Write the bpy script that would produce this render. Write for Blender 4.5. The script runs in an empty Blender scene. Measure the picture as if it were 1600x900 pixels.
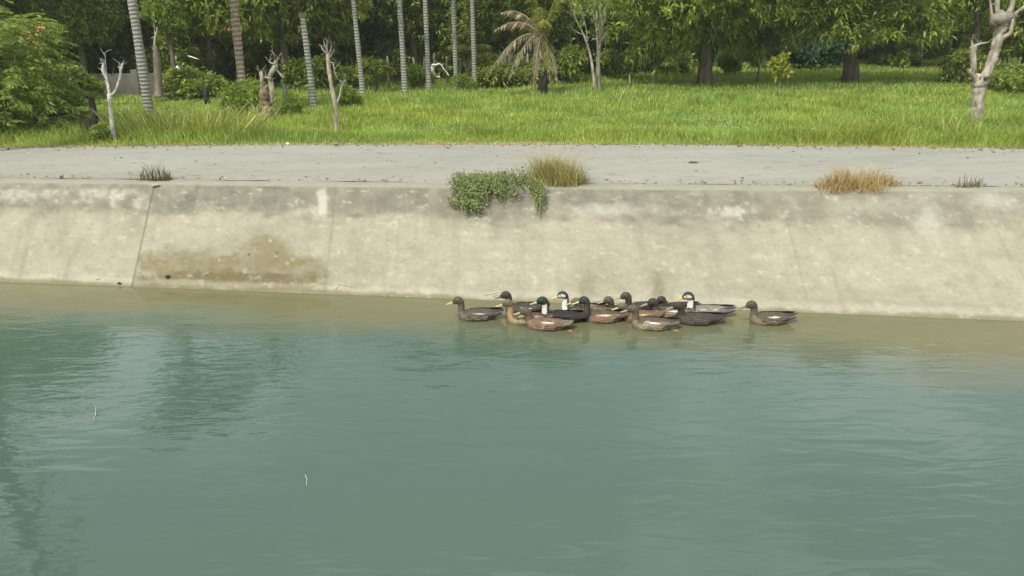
import bpy, math, random
import numpy as np
from mathutils import Matrix, Vector
S = bpy.context.scene
C = S.collection
rng = np.random.default_rng(11)
random.seed(5)
R = math.radians

# ------------------------------------------------------------ camera
F, YH, ROLL, H = 1200.0, 38.0, 0.7, 3.1
_p = math.atan((450 - YH) / F); _r = R(ROLL)
FW = np.array([0, math.cos(_p), -math.sin(_p)]); UP0 = np.array([0, math.sin(_p), math.cos(_p)]); RT0 = np.array([1., 0, 0])
RT = RT0 * math.cos(_r) - UP0 * math.sin(_r); UP = RT0 * math.sin(_r) + UP0 * math.cos(_r)
cd = bpy.data.cameras.new('camera'); cam = bpy.data.objects.new('camera', cd); C.objects.link(cam)
cd.sensor_width = 36; cd.lens = 36 * F / 1600; cd.clip_start = 0.05; cd.clip_end = 3000
cam.matrix_world = Matrix(((RT[0], UP[0], -FW[0], 0), (RT[1], UP[1], -FW[1], 0), (RT[2], UP[2], -FW[2], H), (0, 0, 0, 1)))
S.camera = cam

# ------------------------------------------------------------ sky, sun, exposure
SUN = Vector((-0.42, -0.64, 1.05)).normalized()
W = bpy.data.worlds.new('World'); S.world = W; W.use_nodes = True
nt = W.node_tree; nt.nodes.clear()
o_ = nt.nodes.new('ShaderNodeOutputWorld'); bg = nt.nodes.new('ShaderNodeBackground')
sky = nt.nodes.new('ShaderNodeTexSky'); sky.sky_type = 'NISHITA'; sky.sun_disc = False
sky.sun_elevation = math.asin(SUN.z); sky.sun_rotation = math.atan2(SUN.x, SUN.y) % (2 * math.pi)
sky.air_density = 1.0; sky.dust_density = 3.5
tc = nt.nodes.new('ShaderNodeTexCoord'); mp = nt.nodes.new('ShaderNodeMapping'); mp.inputs['Scale'].default_value = (1, 1, 2.4)
nz = nt.nodes.new('ShaderNodeTexNoise'); nz.inputs['Scale'].default_value = 2.6; nz.inputs['Detail'].default_value = 7; nz.inputs['Roughness'].default_value = .58
cr = nt.nodes.new('ShaderNodeValToRGB'); cr.color_ramp.elements[0].position = .49; cr.color_ramp.elements[1].position = .60; cr.color_ramp.elements[0].color = (.48, .48, .48, 1); cr.color_ramp.elements[1].color = (1, 1, 1, 1)
mx = nt.nodes.new('ShaderNodeMix'); mx.data_type = 'RGBA'; mx.inputs['B'].default_value = (10.5, 11.1, 11.2, 1)
for a, b in ((tc.outputs['Generated'], mp.inputs[0]), (mp.outputs[0], nz.inputs['Vector']), (nz.outputs[0], cr.inputs[0]), (cr.outputs[0], mx.inputs['Factor']),
             (sky.outputs[0], mx.inputs['A']), (mx.outputs['Result'], bg.inputs['Color']), (bg.outputs[0], o_.inputs[0])):
    nt.links.new(a, b)
bg.inputs['Strength'].default_value = 0.12
sd = bpy.data.lights.new('sun', 'SUN'); sd.energy = 3.5; sd.angle = R(.6); sd.color = (1, .95, .83)
sun = bpy.data.objects.new('sun', sd); C.objects.link(sun); sun.rotation_euler = SUN.to_track_quat('Z', 'Y').to_euler()
S.view_settings.view_transform = 'Standard'; S.view_settings.look = 'None'; S.view_settings.gamma = 1; S.view_settings.exposure = 0.10
S.render.engine = 'CYCLES'; S.cycles.use_denoising = True; S.cycles.max_bounces = 6; S.cycles.transparent_max_bounces = 4

# ------------------------------------------------------------ camera-ray helpers (only used to read places off the photo)
def ray(px, py):
    return FW * F + RT * (px - 800) - UP * (py - 450)
def gnd(px, py, z=1.05):
    d = ray(px, py); t = (z - H) / d[2]; return float(d[0] * t), float(d[1] * t)
def gnd_v(px, py, z):
    d = FW[None] * F + RT[None] * (px - 800)[:, None] - UP[None] * (py - 450)[:, None]
    t = (z - H) / d[:, 2]; return d[:, 0] * t, d[:, 1] * t
def proj(P):
    q = P - np.array([0, 0, H]); w = q @ FW
    return 800 + F * (q @ RT) / w, 450 - F * (q @ UP) / w
def xat(px, Y, z=1.05):
    k = (px - 800) / F; q = np.array([0, Y, z - H]); return float((k * (q @ FW) - q @ RT) / RT[0])
def at(px, py, Y):
    d = ray(px, py); t = Y / d[1]; return Vector((d[0] * t, Y, H + d[2] * t))

# ------------------------------------------------------------ numpy noise
def _h(ix, iy, s):
    n = (ix * 374761393 + iy * 668265263 + s * 982451653) & 0x7fffffff
    n = ((n ^ (n >> 13)) * 1274126177) & 0x7fffffff
    return ((n ^ (n >> 16)) & 0xffff) / 65535.0
def vn(x, y, s=0):
    ix = np.floor(x).astype(np.int64); iy = np.floor(y).astype(np.int64); fx = x - ix; fy = y - iy
    fx = fx * fx * (3 - 2 * fx); fy = fy * fy * (3 - 2 * fy)
    a = _h(ix, iy, s); b = _h(ix + 1, iy, s); c = _h(ix, iy + 1, s); d = _h(ix + 1, iy + 1, s)
    return (a * (1 - fx) + b * fx) * (1 - fy) + (c * (1 - fx) + d * fx) * fy
def fbm(x, y, s=0, o=5):
    r = 0; a = .5; t = 0
    for k in range(o):
        r = r + a * vn(x * 2 ** k, y * 2 ** k, s + k); t += a; a *= .55
    return r / t
def ss(a, b, x):
    t = np.clip((x - a) / (b - a), 0, 1); return t * t * (3 - 2 * t)

# ------------------------------------------------------------ objects
def mesh(name, V, Fc, mats, parent=None, col=None, smooth=False, mi=None):
    V = np.asarray(V, dtype=np.float32).reshape(-1, 3)
    me = bpy.data.meshes.new(name)
    if isinstance(Fc, np.ndarray):
        n = Fc.shape[1]; me.vertices.add(len(V)); me.vertices.foreach_set('co', V.ravel())
        me.loops.add(Fc.size); me.loops.foreach_set('vertex_index', Fc.ravel().astype(np.int32))
        me.polygons.add(len(Fc)); me.polygons.foreach_set('loop_start', np.arange(0, Fc.size, n, dtype=np.int32))
        me.update(calc_edges=True)
    else:
        me.from_pydata([tuple(map(float, v)) for v in V], [], Fc)
    if not isinstance(mats, (list, tuple)): mats = [mats]
    for m in mats: me.materials.append(m)
    if mi is not None: me.polygons.foreach_set('material_index', np.asarray(mi, dtype=np.int32))
    if smooth: me.polygons.foreach_set('use_smooth', np.ones(len(me.polygons), dtype=bool))
    if col is not None:
        col = np.asarray(col, dtype=np.float32)
        if col.shape[1] == 3: col = np.concatenate([col, np.ones((len(col), 1), np.float32)], 1)
        a = me.color_attributes.new('paint', 'FLOAT_COLOR', 'POINT'); a.data.foreach_set('color', col.ravel())
    me.validate(); me.update()
    ob = bpy.data.objects.new(name, me); C.objects.link(ob)
    if parent is not None: ob.parent = parent
    return ob
def tag(o, label=None, cat=None, group=None, kind=None):
    if label: o['label'] = label
    if cat: o['category'] = cat
    if group: o['group'] = group
    if kind: o['kind'] = kind
    return o
def thing(name, label, cat, loc=(0, 0, 0), rz=0, group=None):
    o = bpy.data.objects.new(name, None); C.objects.link(o); o.empty_display_size = .2
    o.location = loc; o.rotation_euler = (0, 0, rz); return tag(o, label, cat, group)
class MB:
    """collects tubes, boxes and loose faces into ONE mesh"""
    def __init__(s): s.v = []; s.f = []; s.c = []
    def add(s, V, Fc, col=None):
        n = len(s.v); s.v += [tuple(map(float, q)) for q in V]; s.f += [tuple(int(i) + n for i in q) for q in Fc]
        s.c += ([tuple(col)] * len(V) if col is not None and not hasattr(col[0], '__len__') else [tuple(q) for q in col] if col is not None else [(1, 1, 1)] * len(V))
    def tube(s, pts, rad, seg=7, cap=True, col=None, wob=0):
        P = [Vector(p) for p in pts]
        if not hasattr(rad, '__len__'): rad = [rad] * len(P)
        V = []; Fc = []; ref = None
        for i, p in enumerate(P):
            t = (P[min(i + 1, len(P) - 1)] - P[max(i - 1, 0)]).normalized()
            if ref is None: ref = t.orthogonal().normalized()
            ref = (ref - t * ref.dot(t)).normalized(); b = t.cross(ref)
            for k in range(seg):
                a = 2 * math.pi * k / seg; r = rad[i] * (1 + wob * (random.random() - .5))
                V.append(p + (ref * math.cos(a) + b * math.sin(a)) * r)
        for i in range(len(P) - 1):
            for k in range(seg):
                k2 = (k + 1) % seg; Fc.append((i * seg + k, i * seg + k2, (i + 1) * seg + k2, (i + 1) * seg + k))
        if cap: Fc.append(tuple(range(seg))[::-1]); Fc.append(tuple(range((len(P) - 1) * seg, len(P) * seg)))
        s.add(V, Fc, col); return s
    def box(s, x0, x1, y0, y1, z0, z1, col=None):
        V = [(x, y, z) for x in (x0, x1) for y in (y0, y1) for z in (z0, z1)]
        s.add(V, [(0, 1, 3, 2), (4, 6, 7, 5), (0, 4, 5, 1), (2, 3, 7, 6), (0, 2, 6, 4), (1, 5, 7, 3)], col); return s
    def build(s, name, mat, parent=None, smooth=True, paint=False):
        o = mesh(name, np.array(s.v), s.f, mat, parent, col=np.array(s.c) if paint else None, smooth=smooth)
        return o
def smooth_path(pts, n=5, jit=0):
    P = [Vector(p) for p in pts]; out = []
    for i in range(len(P) - 1):
        a = P[max(i - 1, 0)]; b = P[i]; c = P[i + 1]; d = P[min(i + 2, len(P) - 1)]
        for k in range(n):
            t = k / n
            out.append(.5 * ((2 * b) + (c - a) * t + (2 * a - 5 * b + 4 * c - d) * t * t + (3 * b - a - 3 * c + d) * t ** 3))
    out.append(P[-1])
    if jit:
        for q in out[1:-1]: q += Vector([(random.random() - .5) * jit for _ in range(3)])
    return out
def lerp_list(r, m):
    return list(np.interp(np.linspace(0, len(r) - 1, m), range(len(r)), r))
def copy_tree(o, parent=None):
    c = o.copy(); C.objects.link(c); c.parent = parent
    for ch in list(o.children): copy_tree(ch, c)
    return c

# ------------------------------------------------------------ materials
def mat(name, rough=.8, spec=.3):
    m = bpy.data.materials.new(name); m.use_nodes = True; n = m.node_tree
    b = n.nodes['Principled BSDF']; b.inputs['Roughness'].default_value = rough; b.inputs['Specular IOR Level'].default_value = spec
    return m, n, b
def N(n, t, **kw):
    q = n.nodes.new(t)
    for k, v in kw.items():
        if k in q.inputs: q.inputs[k].default_value = v
        else: setattr(q, k, v)
    return q
def noise_mat(name, c1, c2, scale=5, detail=5, rough=.85, bump=.3, bscale=None, stretch=(1, 1, 1), lo=.35, hi=.65, coord='Object', spec=.25, dist=.02):
    m, n, b = mat(name, rough, spec)
    tcn = N(n, 'ShaderNodeTexCoord'); mpn = N(n, 'ShaderNodeMapping'); mpn.inputs['Scale'].default_value = stretch
    n.links.new(tcn.outputs[coord], mpn.inputs[0])
    t = N(n, 'ShaderNodeTexNoise', Scale=scale, Detail=detail, Roughness=.62); n.links.new(mpn.outputs[0], t.inputs['Vector'])
    r = N(n, 'ShaderNodeValToRGB'); r.color_ramp.elements[0].position = lo; r.color_ramp.elements[1].position = hi
    r.color_ramp.elements[0].color = (*c1, 1); r.color_ramp.elements[1].color = (*c2, 1)
    n.links.new(t.outputs[0], r.inputs[0]); n.links.new(r.outputs[0], b.inputs['Base Color'])
    if bump:
        t2 = N(n, 'ShaderNodeTexNoise', Scale=bscale or scale * 4, Detail=4); n.links.new(mpn.outputs[0], t2.inputs['Vector'])
        bm = N(n, 'ShaderNodeBump', Strength=bump, Distance=dist); n.links.new(t2.outputs[0], bm.inputs['Height']); n.links.new(bm.outputs[0], b.inputs['Normal'])
    return m
def paint_mat(name, nscale=40, amt=.3, rough=.85, bump=.3, dist=.01, spec=.25, dark=(.0, 0, 0), stretch=(1, 1, 1), coord='Object'):
    m, n, b = mat(name, rough, spec)
    at_ = N(n, 'ShaderNodeAttribute', attribute_name='paint'); tcn = N(n, 'ShaderNodeTexCoord')
    mpn = N(n, 'ShaderNodeMapping'); mpn.inputs['Scale'].default_value = stretch; n.links.new(tcn.outputs[coord], mpn.inputs[0])
    t = N(n, 'ShaderNodeTexNoise', Scale=nscale, Detail=6, Roughness=.7); n.links.new(mpn.outputs[0], t.inputs['Vector'])
    mr = N(n, 'ShaderNodeMapRange'); mr.inputs[1].default_value = .3; mr.inputs[2].default_value = .7; mr.inputs[3].default_value = 1 - amt; mr.inputs[4].default_value = 1 + amt
    n.links.new(t.outputs[0], mr.inputs[0])
    mu = N(n, 'ShaderNodeVectorMath', operation='SCALE'); n.links.new(at_.outputs['Color'], mu.inputs[0]); n.links.new(mr.outputs[0], mu.inputs['Scale'])
    n.links.new(mu.outputs[0], b.inputs['Base Color'])
    if bump:
        bm = N(n, 'ShaderNodeBump', Strength=bump, Distance=dist); n.links.new(t.outputs[0], bm.inputs['Height']); n.links.new(bm.outputs[0], b.inputs['Normal'])
    return m
def leaf_mat(name, c1, c2, c3=None, trans=.3, rough=.45, objvar=.12, spec=.35):
    """leaf colour varies leaf by leaf (random per island) and a little tree by tree"""
    m, n, b = mat(name, rough, spec)
    g = N(n, 'ShaderNodeNewGeometry'); r = N(n, 'ShaderNodeValToRGB')
    e = r.color_ramp.elements; e[0].color = (*c1, 1); e[1].color = (*c2, 1); e[1].position = .8
    if c3: q = e.new(.97); q.color = (*c3, 1)
    n.links.new(g.outputs['Random Per Island'], r.inputs[0])
    oi = N(n, 'ShaderNodeObjectInfo'); mr = N(n, 'ShaderNodeMapRange'); mr.inputs[3].default_value = 1 - objvar; mr.inputs[4].default_value = 1 + objvar
    n.links.new(oi.outputs['Random'], mr.inputs[0])
    tcn = N(n, 'ShaderNodeTexCoord'); tn = N(n, 'ShaderNodeTexNoise', Scale=.9, Detail=2); n.links.new(tcn.outputs['Object'], tn.inputs['Vector'])
    m2 = N(n, 'ShaderNodeMapRange'); m2.inputs[1].default_value = .3; m2.inputs[2].default_value = .7; m2.inputs[3].default_value = .75; m2.inputs[4].default_value = 1.25
    n.links.new(tn.outputs[0], m2.inputs[0])
    pr = N(n, 'ShaderNodeMath', operation='MULTIPLY'); n.links.new(mr.outputs[0], pr.inputs[0]); n.links.new(m2.outputs[0], pr.inputs[1])
    sc = N(n, 'ShaderNodeVectorMath', operation='SCALE'); n.links.new(r.outputs[0], sc.inputs[0]); n.links.new(pr.outputs[0], sc.inputs['Scale'])
    n.links.new(sc.outputs[0], b.inputs['Base Color'])
    tr = N(n, 'ShaderNodeBsdfTranslucent'); s2 = N(n, 'ShaderNodeVectorMath', operation='MULTIPLY'); s2.inputs[1].default_value = (1.3, 1.25, .5)
    n.links.new(sc.outputs[0], s2.inputs[0]); n.links.new(s2.outputs[0], tr.inputs[0])
    ms = N(n, 'ShaderNodeMixShader', Fac=trans); ms.inputs[0].default_value = trans
    n.links.new(b.outputs[0], ms.inputs[1]); n.links.new(tr.outputs[0], ms.inputs[2]); n.links.new(ms.outputs[0], n.nodes['Material Output'].inputs[0])
    return m
M = {}
M['wall'] = paint_mat('canal concrete', 22, .10, .9, .35, .006)
M['bark'] = noise_mat('bark', (.10, .085, .06), (.26, .23, .18), 3, 6, bump=.6, bscale=14, stretch=(1, 1, .25), dist=.03)
M['mangobark'] = noise_mat('mango bark', (.055, .045, .034), (.16, .135, .10), 5, 6, bump=.8, bscale=18, stretch=(1, 1, .3), dist=.03)
M['palebark'] = noise_mat('pale bark', (.16, .135, .10), (.52, .47, .38), 9, 7, bump=.9, bscale=22, stretch=(1, 1, .35), dist=.02)
M['whitebark'] = noise_mat('whitewashed bark', (.16, .155, .13), (.60, .58, .52), 16, 6, bump=.8, bscale=30, stretch=(1, 1, .4), lo=.3, hi=.55)
M['redbark'] = noise_mat('rotten red bark', (.12, .085, .055), (.31, .22, .14), 8, 6, bump=.9, bscale=28, stretch=(1, 1, .3), dist=.03)
M['black'] = noise_mat('charred wood', (.012, .011, .010), (.05, .045, .038), 9, 5, bump=.6, bscale=30, stretch=(1, 1, .3))
M['greywood'] = noise_mat('grey wood', (.12, .11, .09), (.28, .26, .22), 9, 5, bump=.4, bscale=30, stretch=(1, 1, .3))
M['wire'] = noise_mat('rusty wire', (.10, .07, .05), (.2, .15, .11), 30, 2, bump=0)
M['straw'] = noise_mat('dry straw', (.5, .42, .24), (.75, .68, .48), 20, 3, bump=0)
M['white'] = noise_mat('white cloth', (.62, .62, .60), (.82, .82, .80), 6, 3, bump=.3)
M['mango'] = leaf_mat('mango leaves', (.13, .175, .032), (.28, .35, .060), (.42, .47, .09), .38, .42)
M['dark'] = leaf_mat('dark leaves', (.125, .170, .036), (.25, .32, .06), (.40, .46, .10), .35, .45)
M['mid'] = leaf_mat('mid green leaves', (.11, .165, .032), (.23, .31, .055), (.36, .42, .09), .4, .45)
M['bright'] = leaf_mat('bright leaves', (.12, .19, .030), (.26, .35, .060), (.37, .44, .10), .42, .45)
M['yellow'] = leaf_mat('yellowish leaves', (.18, .22, .03), (.34, .38, .06), (.42, .38, .06), .38, .5)
M['bluegreen'] = leaf_mat('blue green leaves', (.03, .075, .035), (.065, .14, .06), None, .25, .5)
M['weed'] = leaf_mat('trailing weed', (.24, .31, .14), (.38, .46, .23), (.48, .48, .28), .5, .6)
M['dry'] = leaf_mat('dry grass', (.30, .26, .13), (.58, .50, .28), (.42, .46, .22), .35, .8, spec=.1)
M['dryfrond'] = leaf_mat('dry frond', (.19, .15, .10), (.36, .31, .22), (.44, .40, .3), .25, .7, spec=.1)
M['twig'] = leaf_mat('dry twigs', (.10, .08, .05), (.21, .18, .11), (.16, .17, .06), .15, .8, spec=.1)
M['frond'] = leaf_mat('palm frond', (.06, .11, .02), (.14, .19, .04), (.24, .24, .06), .3, .4)
M['yfrond'] = leaf_mat('yellow green frond', (.14, .17, .03), (.27, .28, .06), (.4, .34, .12), .32, .45)

# palm trunk with rings
def ring_mat(name, c1, c2, per=.085):
    m, n, b = mat(name, .8, .2); tcn = N(n, 'ShaderNodeTexCoord'); sp = N(n, 'ShaderNodeSeparateXYZ'); n.links.new(tcn.outputs['Object'], sp.inputs[0])
    no = N(n, 'ShaderNodeTexNoise', Scale=3, Detail=3); n.links.new(tcn.outputs['Object'], no.inputs['Vector'])
    a1 = N(n, 'ShaderNodeMath', operation='MULTIPLY_ADD'); a1.inputs[1].default_value = .10; n.links.new(no.outputs[0], a1.inputs[0]); n.links.new(sp.outputs[2], a1.inputs[2])
    a2 = N(n, 'ShaderNodeMath', operation='MULTIPLY'); a2.inputs[1].default_value = 2 * math.pi / per; n.links.new(a1.outputs[0], a2.inputs[0])
    a3 = N(n, 'ShaderNodeMath', operation='SINE'); n.links.new(a2.outputs[0], a3.inputs[0])
    no2 = N(n, 'ShaderNodeTexNoise', Scale=14, Detail=5); n.links.new(tcn.outputs['Object'], no2.inputs['Vector'])
    a4 = N(n, 'ShaderNodeMath', operation='MULTIPLY_ADD'); a4.inputs[1].default_value = 3.2; n.links.new(no2.outputs[0], a4.inputs[0]); n.links.new(a3.outputs[0], a4.inputs[2])
    r = N(n, 'ShaderNodeMapRange'); r.inputs[1].default_value = -.4; r.inputs[2].default_value = 3.2; n.links.new(a4.outputs[0], r.inputs[0])
    mxx = N(n, 'ShaderNodeMix', data_type='RGBA'); mxx.inputs['A'].default_value = (*c1, 1); mxx.inputs['B'].default_value = (*c2, 1)
    n.links.new(r.outputs[0], mxx.inputs['Factor']); n.links.new(mxx.outputs['Result'], b.inputs['Base Color'])
    bm = N(n, 'ShaderNodeBump', Strength=.5, Distance=.02); n.links.new(a4.outputs[0], bm.inputs['Height']); n.links.new(bm.outputs[0], b.inputs['Normal'])
    return m
M['palm'] = ring_mat('grey ringed palm bark', (.19, .185, .16), (.34, .33, .295))
M['palmred'] = ring_mat('brown ringed palm bark', (.13, .09, .06), (.42, .35, .27), .11)

# ------------------------------------------------------------ canal lines
def line(pts, z, deg=1, lim=9.0):
    P = np.array([gnd(a, b, z) for a, b in pts]); c = np.polyfit(P[:, 0], P[:, 1], deg)
    def f(X):
        X = np.asarray(X, dtype=float); Xc = np.clip(X, -lim, lim); y = np.polyval(c, Xc)
        return y + (X - Xc) * (np.polyval(np.polyder(c), Xc))
    return f
ZR, ZG = 1.10, 1.05
Yw = line(((0, 441), (180, 446), (500, 459), (860, 472), (1250, 490), (1600, 501)), 0, 2)
Ye = line(((0, 285), (250, 288), (500, 291), (900, 296), (1600, 299)), ZR, 2)
Yc = line(((0, 279), (500, 283), (900, 289), (1600, 292)), ZR, 2)
Yf = line(((0, 232), (400, 227), (800, 226), (1200, 229), (1600, 233)), ZR, 2)
NEARW, NEART = 5.9, 7.3      # distances of the near waterline and near bank top behind the far waterline

def cols():
    a = np.arange(-9.5, 9.5, .022); l = -9.5 - np.cumsum(np.geomspace(.1, 25, 40)); r = 9.5 + np.cumsum(np.geomspace(.1, 25, 40))
    return np.concatenate([l[::-1], a, r])
def grid_faces(nr, nc):
    i = np.arange(nr - 1)[:, None] * nc + np.arange(nc - 1)[None]
    i = i.ravel(); return np.stack([i, i + 1, i + nc + 1, i + nc], 1)
X = cols(); nc = len(X)
crack = Yc(X); edge = Ye(X); wat = Yw(X)
rows = []                                     # (Y, z, t)   t: 0 at the lip, 1 at the water
prof = []
cop = [-.02, .25, .6, .9]
for u in cop: prof.append((0, u))
TS = np.concatenate([np.linspace(0, 1, 76), np.linspace(1.03, 1.5, 8)])
V = []; T = []
for u in cop:
    V.append(np.stack([X, crack + (edge - crack) * u, np.full(nc, ZR + .006)], 1)); T.append(np.full(nc, -1.0 + .5 * u))
for t in TS:
    rnd = .035 * np.exp(-(t / .03))               # rounded lip
    z = ZR * (1 - t) - rnd * .5; Yy = edge + (wat - edge) * t
    V.append(np.stack([X, Yy + 0 * X, z + 0 * X], 1)); T.append(np.full(nc, t))
V = np.concatenate(V); T = np.concatenate(T)
px, py = proj(V)
def blob(cx, cy, rx, ry, soft=.5, s=3, sc=.06, jit=.9):
    d = np.sqrt(((px - cx) / rx) ** 2 + ((py - cy) / ry) ** 2) + (fbm(px * sc, py * sc * 1.6, s, 5) - .5) * 2 * jit
    return 1 - ss(1 - soft, 1 + soft, d)
s1 = fbm(V[:, 0] * 1.1, T * 3, 1, 6); s2 = fbm(V[:, 0] * 6, T * 14, 7, 5); s3 = fbm(V[:, 0] * .35, T * 1.5, 12, 4); s4 = fbm(V[:, 0] * 9, T * 1.6, 31, 4)
base = np.array([.31, .295, .22])[None] * (1 + .26 * (s1 - .5) + .30 * (s2 - .5) + .22 * (s3 - .5))[:, None]
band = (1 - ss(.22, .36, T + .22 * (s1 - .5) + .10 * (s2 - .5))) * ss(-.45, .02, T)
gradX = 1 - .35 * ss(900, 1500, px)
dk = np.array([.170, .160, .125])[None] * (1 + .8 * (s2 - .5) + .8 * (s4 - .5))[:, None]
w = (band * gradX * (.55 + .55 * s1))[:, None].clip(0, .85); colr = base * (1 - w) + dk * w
def lay(c, mask):
    global colr
    mask = np.clip(mask, 0, 1)[:, None]; colr = colr * (1 - mask) + np.array(c)[None] * (1 + .3 * (s2[:, None] - .5)) * mask
drip = ss(.5, .75, fbm(V[:, 0] * 5, T * .8, 44, 4)) * (1 - ss(.1, .7, T)) * ss(-.1, .02, T)
lay((.20, .185, .14), drip * .55)
tex = ss(.35, .6, fbm(V[:, 0] * 13, T * 16, 50, 4))
for b in ((25, 305, 28, 12), (48, 312, 14, 9), (80, 300, 22, 14), (138, 303, 17, 16), (190, 302, 27, 10), (178, 310, 12, 10), (222, 314, 14, 10)):
    lay((.44, .42, .35), blob(*b, soft=.6, jit=.7) * (.15 + .42 * tex) * ss(292, 299, py))
lay((.45, .43, .35), blob(504, 314, 9, 20, .35, jit=.5) * .8); lay((.45, .43, .35), blob(488, 328, 20, 9, .6) * .5)
lay((.42, .41, .34), blob(945, 328, 75, 9, .7, sc=.04) * .6); lay((.42, .41, .34), blob(1120, 330, 60, 6, .7, sc=.04) * tex * .7)
lay((.42, .41, .35), blob(1450, 345, 22, 22, .8) * .5); lay((.42, .41, .35), blob(1550, 315, 30, 14, .8) * .45)
lay((.33, .31, .24), blob(1360, 320, 60, 14, .8) * .5); lay((.33, .31, .24), blob(1250, 400, 120, 6, .8) * .15)
# algae and damp patch between the joints
inpan = ss(-4.86, -4.80, V[:, 0] + .0) * (1 - ss(-2.35, -2.20, V[:, 0] + .08 * (s2 - .5)))
al = np.clip(blob(350, 432, 150, 24, .45, 5) + blob(290, 412, 70, 22, .5, 6) * .75 + blob(415, 398, 45, 28, .6, 8) * .75 + blob(470, 425, 35, 22, .5, 9) * .8, 0, 1)
lay((.185, .160, .090), np.clip(al * 1.25, 0, 1) * inpan * (.62 + .38 * ss(.3, .6, s2)))
lay((.125, .102, .045), np.clip(blob(370, 438, 120, 14, .4, 15, .1) + blob(240, 440, 40, 8, .5, 16), 0, 1) * inpan * .8)
lay((.22, .19, .13), blob(918, 447, 13, 22, .6, 21, .1, .5) * .75); lay((.19, .17, .11), blob(1029, 448, 9, 24, .6, 22, .12, .5) * .8)
lay((.22, .20, .14), blob(1218, 468, 8, 26, .6, 23, .12, .4) * .7); lay((.36, .33, .24), blob(1218, 400, 9, 60, .8, 24, .05, .4) * .5)
lay((.35, .33, .25), blob(868, 400, 14, 70, .9, 25, .03, .5) * .6); lay((.33, .30, .21), blob(1315, 487, 40, 9, .8, 26) * .5)
# wet strip at the waterline, ledge highlight painted as a pale line above it
wet = ss(.945, .985, T + .07 * (s1 - .5) + .03 * (s4 - .5)); lay((.18, .168, .095), wet * .85)
lay((.44, .42, .33), ss(.90, .94, T + .03 * (s2 - .5)) * (1 - wet) * .35)
# pale lime flecks, dark pits and faint horizontal pour lines
lay((.43, .42, .34), ss(.66, .80, fbm(V[:, 0] * 11, T * 26, 131, 4)) * (T > .02) * .5)
lay((.16, .15, .11), ss(.70, .80, fbm(V[:, 0] * 16, T * 34, 141, 3)) * (T > .0) * .28)
lay((.24, .23, .17), ss(.58, .75, fbm(V[:, 0] * .5, T * 15, 151, 4)) * (T > .3) * .28)
lay((.21, .20, .15), ss(.60, .80, fbm(V[:, 0] * 7, T * 1.1, 161, 4)) * (T > .0) * .35)
# hair joints
for xj, wd, a in ((-4.83, .009, .7), (-2.30, .012, .25), (3.35, .014, .18), (7.4, .014, .4), (-9.3, .014, .6)):
    lay((.10, .09, .065), (1 - ss(wd * .6, wd * 1.6, np.abs(V[:, 0] - xj - .03 * (s1 - .5)))) * (T > 0) * a * (.6 + .8 * s2))
lay((.27, .262, .205), (T < 0) * .85)
V[:, 2] += (s1 - .5) * .012 + (s2 - .5) * .006
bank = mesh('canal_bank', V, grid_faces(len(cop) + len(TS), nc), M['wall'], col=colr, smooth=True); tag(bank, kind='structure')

# road
M['road'] = None
m, n, b = mat('worn road', .92, .2)
tcn = N(n, 'ShaderNodeTexCoord'); mpn = N(n, 'ShaderNodeMapping'); mpn.inputs['Scale'].default_value = (.35, 1, 1); n.links.new(tcn.outputs['Object'], mpn.inputs[0])
t1 = N(n, 'ShaderNodeTexNoise', Scale=1.2, Detail=6, Roughness=.65); n.links.new(mpn.outputs[0], t1.inputs['Vector'])
t2 = N(n, 'ShaderNodeTexNoise', Scale=9, Detail=7, Roughness=.75); n.links.new(mpn.outputs[0], t2.inputs['Vector'])
r1 = N(n, 'ShaderNodeValToRGB'); r1.color_ramp.elements[0].position = .3; r1.color_ramp.elements[1].position = .72
r1.color_ramp.elements[0].color = (.25, .248, .213, 1); r1.color_ramp.elements[1].color = (.32, .315, .27, 1); n.links.new(t1.outputs[0], r1.inputs[0])
r2 = N(n, 'ShaderNodeValToRGB'); r2.color_ramp.elements[0].position = .33; r2.color_ramp.elements[1].position = .45
r2.color_ramp.elements[0].color = (.45, .45, .45, 1); r2.color_ramp.elements[1].color = (1, 1, 1, 1); n.links.new(t2.outputs[0], r2.inputs[0])
mm = N(n, 'ShaderNodeMix', data_type='RGBA', blend_type='MULTIPLY'); mm.inputs['Factor'].default_value = .7
n.links.new(r1.outputs[0], mm.inputs['A']); n.links.new(r2.outputs[0], mm.inputs['B']); n.links.new(mm.outputs['Result'], b.inputs['Base Color'])
t3 = N(n, 'ShaderNodeTexNoise', Scale=120, Detail=3); n.links.new(tcn.outputs['Object'], t3.inputs['Vector'])
bm = N(n, 'ShaderNodeBump', Strength=.4, Distance=.006); n.links.new(t3.outputs[0], bm.inputs['Height']); n.links.new(bm.outputs[0], b.inputs['Normal'])
M['road'] = m
Xs = np.concatenate([-9.5 - np.cumsum(np.geomspace(.3, 40, 24))[::-1], np.arange(-9.5, 9.5, .1), 9.5 + np.cumsum(np.geomspace(.3, 40, 24))])
V = []
for u in np.linspace(0, 1, 9):
    gap = .02 + .075 * fbm(Xs * 2.5, 0 * Xs, 3)
    y0 = Yc(Xs) + gap; y1 = Yf(Xs) + .12 * (fbm(Xs * 1.3, 0 * Xs, 9) - .5)
    V.append(np.stack([Xs, y0 + (y1 - y0) * u, ZR + .035 * math.sin(math.pi * u) * min(1, u * 3) + 0 * Xs], 1))
road = mesh('road', np.concatenate(V), grid_faces(9, len(Xs)), M['road'], smooth=True); tag(road, kind='structure')
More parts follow.
